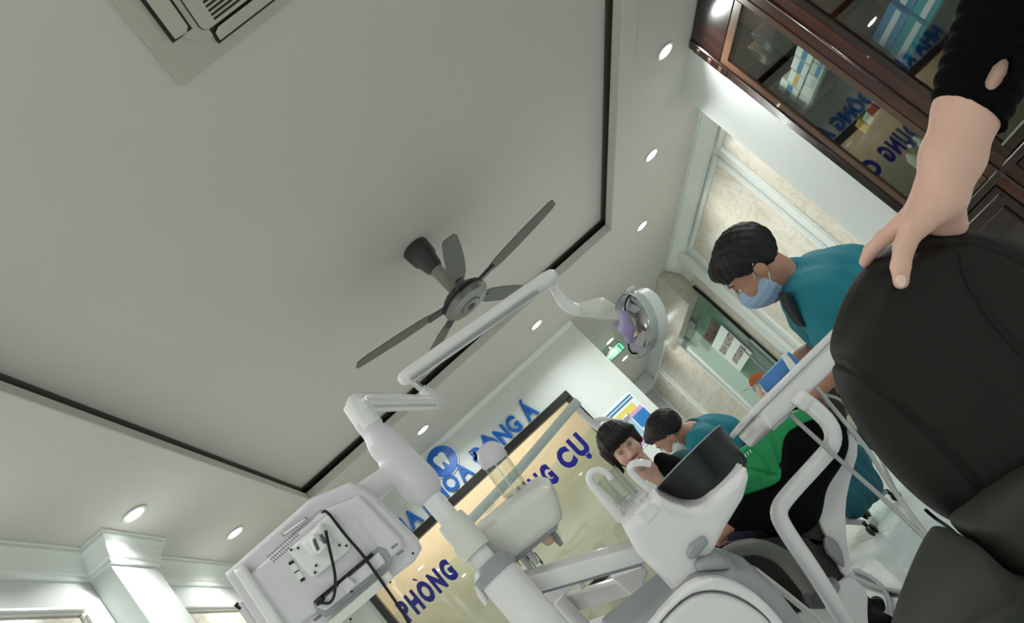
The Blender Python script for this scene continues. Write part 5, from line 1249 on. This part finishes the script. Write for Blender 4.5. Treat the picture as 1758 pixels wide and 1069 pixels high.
def near_body(g):
    d = near_arm(g)
    d = smin(d, blend(.05, s_cap(g, BJ['neck'], BJ['chest'], .06, .11), s_cap(g, BJ['chest'], BJ['pelvis'], .12, .13), s_cap(g, sh, [1.64, .60, 1.30], .06), s_cap(g, [1.64, .60, 1.30], [1.70, .60, 1.02], .05, .04), s_cap(g, [1.70, .60, 1.02], [1.68, .66, .80], .04, .03)), .04)
    for x in (1.40, 1.55): d = smin(d, blend(.03, s_cap(g, [x, .62, .86], [x, .62, .46], .085, .06), s_cap(g, [x, .62, .46], [x, .62, .08], .055, .04), s_cap(g, [x, .62, .06], [x - .12, .66, .05], .04, .035)), .03)
    d = smin(d, s_cap(g, BJ['neck'], [1.46, .64, 1.48], .052), .02)
    return smin(d, head_sdf(g, np.array([1.46, .64, 1.55]), head_frame(np.array([0, 0, 1.0]), unit([-.9, .4, -.2])), .97), .02)
lo_, hi_ = bounds([a for a, r in arm[:4]] + [a for c in chn.values() for a, r in c], .05)
# one grid for the whole figure would be too coarse for fingers: sample the figure finely near the hand and coarsely elsewhere, cut at a seam under the sleeve
seam_o, seam_n = q_(1700, 90), unit(arm[3][0] - arm[2][0])
def halfspace(g, o, n): return (g.X - np.float32(o[0])) * np.float32(n[0]) + (g.Y - np.float32(o[1])) * np.float32(n[1]) + (g.Z - np.float32(o[2])) * np.float32(n[2])
g1 = G(lo_, hi_, .0030); v1, f1 = nets(g1, np.maximum(near_arm(g1), halfspace(g1, seam_o, seam_n)))
g2 = G((.70, .35, 0), (1.85, .95, 1.75), .012); v2, f2 = nets(g2, np.maximum(near_body(g2), -halfspace(g2, seam_o - seam_n * .01, seam_n)))
obj('body', (np.concatenate([v1, v2]), np.concatenate([f1, f2 + len(v1)])), 'skin_pale', by, smooth=True)
def sleeve(g):
    c = [(q_(1663, 200), .0435), (q_(1682, 140), .0445), (q_(1702, 85), .0455), (elb, .052)]
    d = None
    for (a, ra), (b, rb) in zip(c[:-1], c[1:]):
        e = s_cap(g, a, b, ra, rb); d = e if d is None else smin(d, e, .02)
    d = np.maximum(d, -halfspace(g, q_(1661, 200), unit(q_(1682, 135) - q_(1661, 200) + VX * .008)))
    w = (np.sin(halfspace(g, q_(1661, 200), seam_n) * 300) * .0014).astype(np.float32)
    hole = s_ell(g, q_(1712, 128, -.042), (.010, .021, .03), np.stack([dirimg(.82, .57), dirimg(-.57, .82), VZ]))
    inner = s_cap(g, arm[1][0], arm[3][0], .034, .0385) ; inner = smin(inner, s_cap(g, arm[3][0], elb, .0385, .041), .01)
    return np.maximum(np.maximum(d + w, -hole), -inner)
lo2, hi2 = bounds([q_(1661, 200), elb], .075)
solid('sleeve', lo2, hi2, .0032, sleeve, 'black_knit', by)
solid('jumper', (1.05, .35, .78), (1.85, .92, 1.46), .014, lambda g: blend(.05, s_cap(g, BJ['neck'] - [0, 0, .06], BJ['chest'], .07, .125), s_cap(g, BJ['chest'], BJ['pelvis'], .135, .142), s_cap(g, sh, [1.64, .60, 1.30], .072), s_cap(g, elb, sh, .050, .068), s_cap(g, [1.64, .60, 1.30], [1.70, .60, 1.02], .065, .052)), 'black_knit', by)
solid('trousers', (1.2, .4, .05), (1.75, .85, .98), .014, lambda g: blend(.03, *[blend(.03, s_cap(g, [x, .62, .86], [x, .62, .46], .105, .075), s_cap(g, [x, .62, .46], [x, .62, .10], .07, .055)) for x in (1.40, 1.55)]), 'black_cloth', by)
hb = np.array([1.46, .64, 1.55]); hRb = head_frame(np.array([0, 0, 1.0]), unit([-.9, .4, -.2]))
solid('hair', hb - .2, hb + .2, .007, lambda g: hair_short(g, hb, hRb, .97, low=-.09), 'hair', by)
tn = q_(1550, 474, -.0005); tm = [q_(1547, 463, .0005), tn, q_(1553, 484, .008)]
slab('thumb_nail', smooth_poly([(1538, 473), (1546, 470), (1554, 473), (1556, 484), (1552, 493), (1545, 494), (1539, 486)], 2), AD + .0050, .0016, .001, 'nail', by, h=.0011)
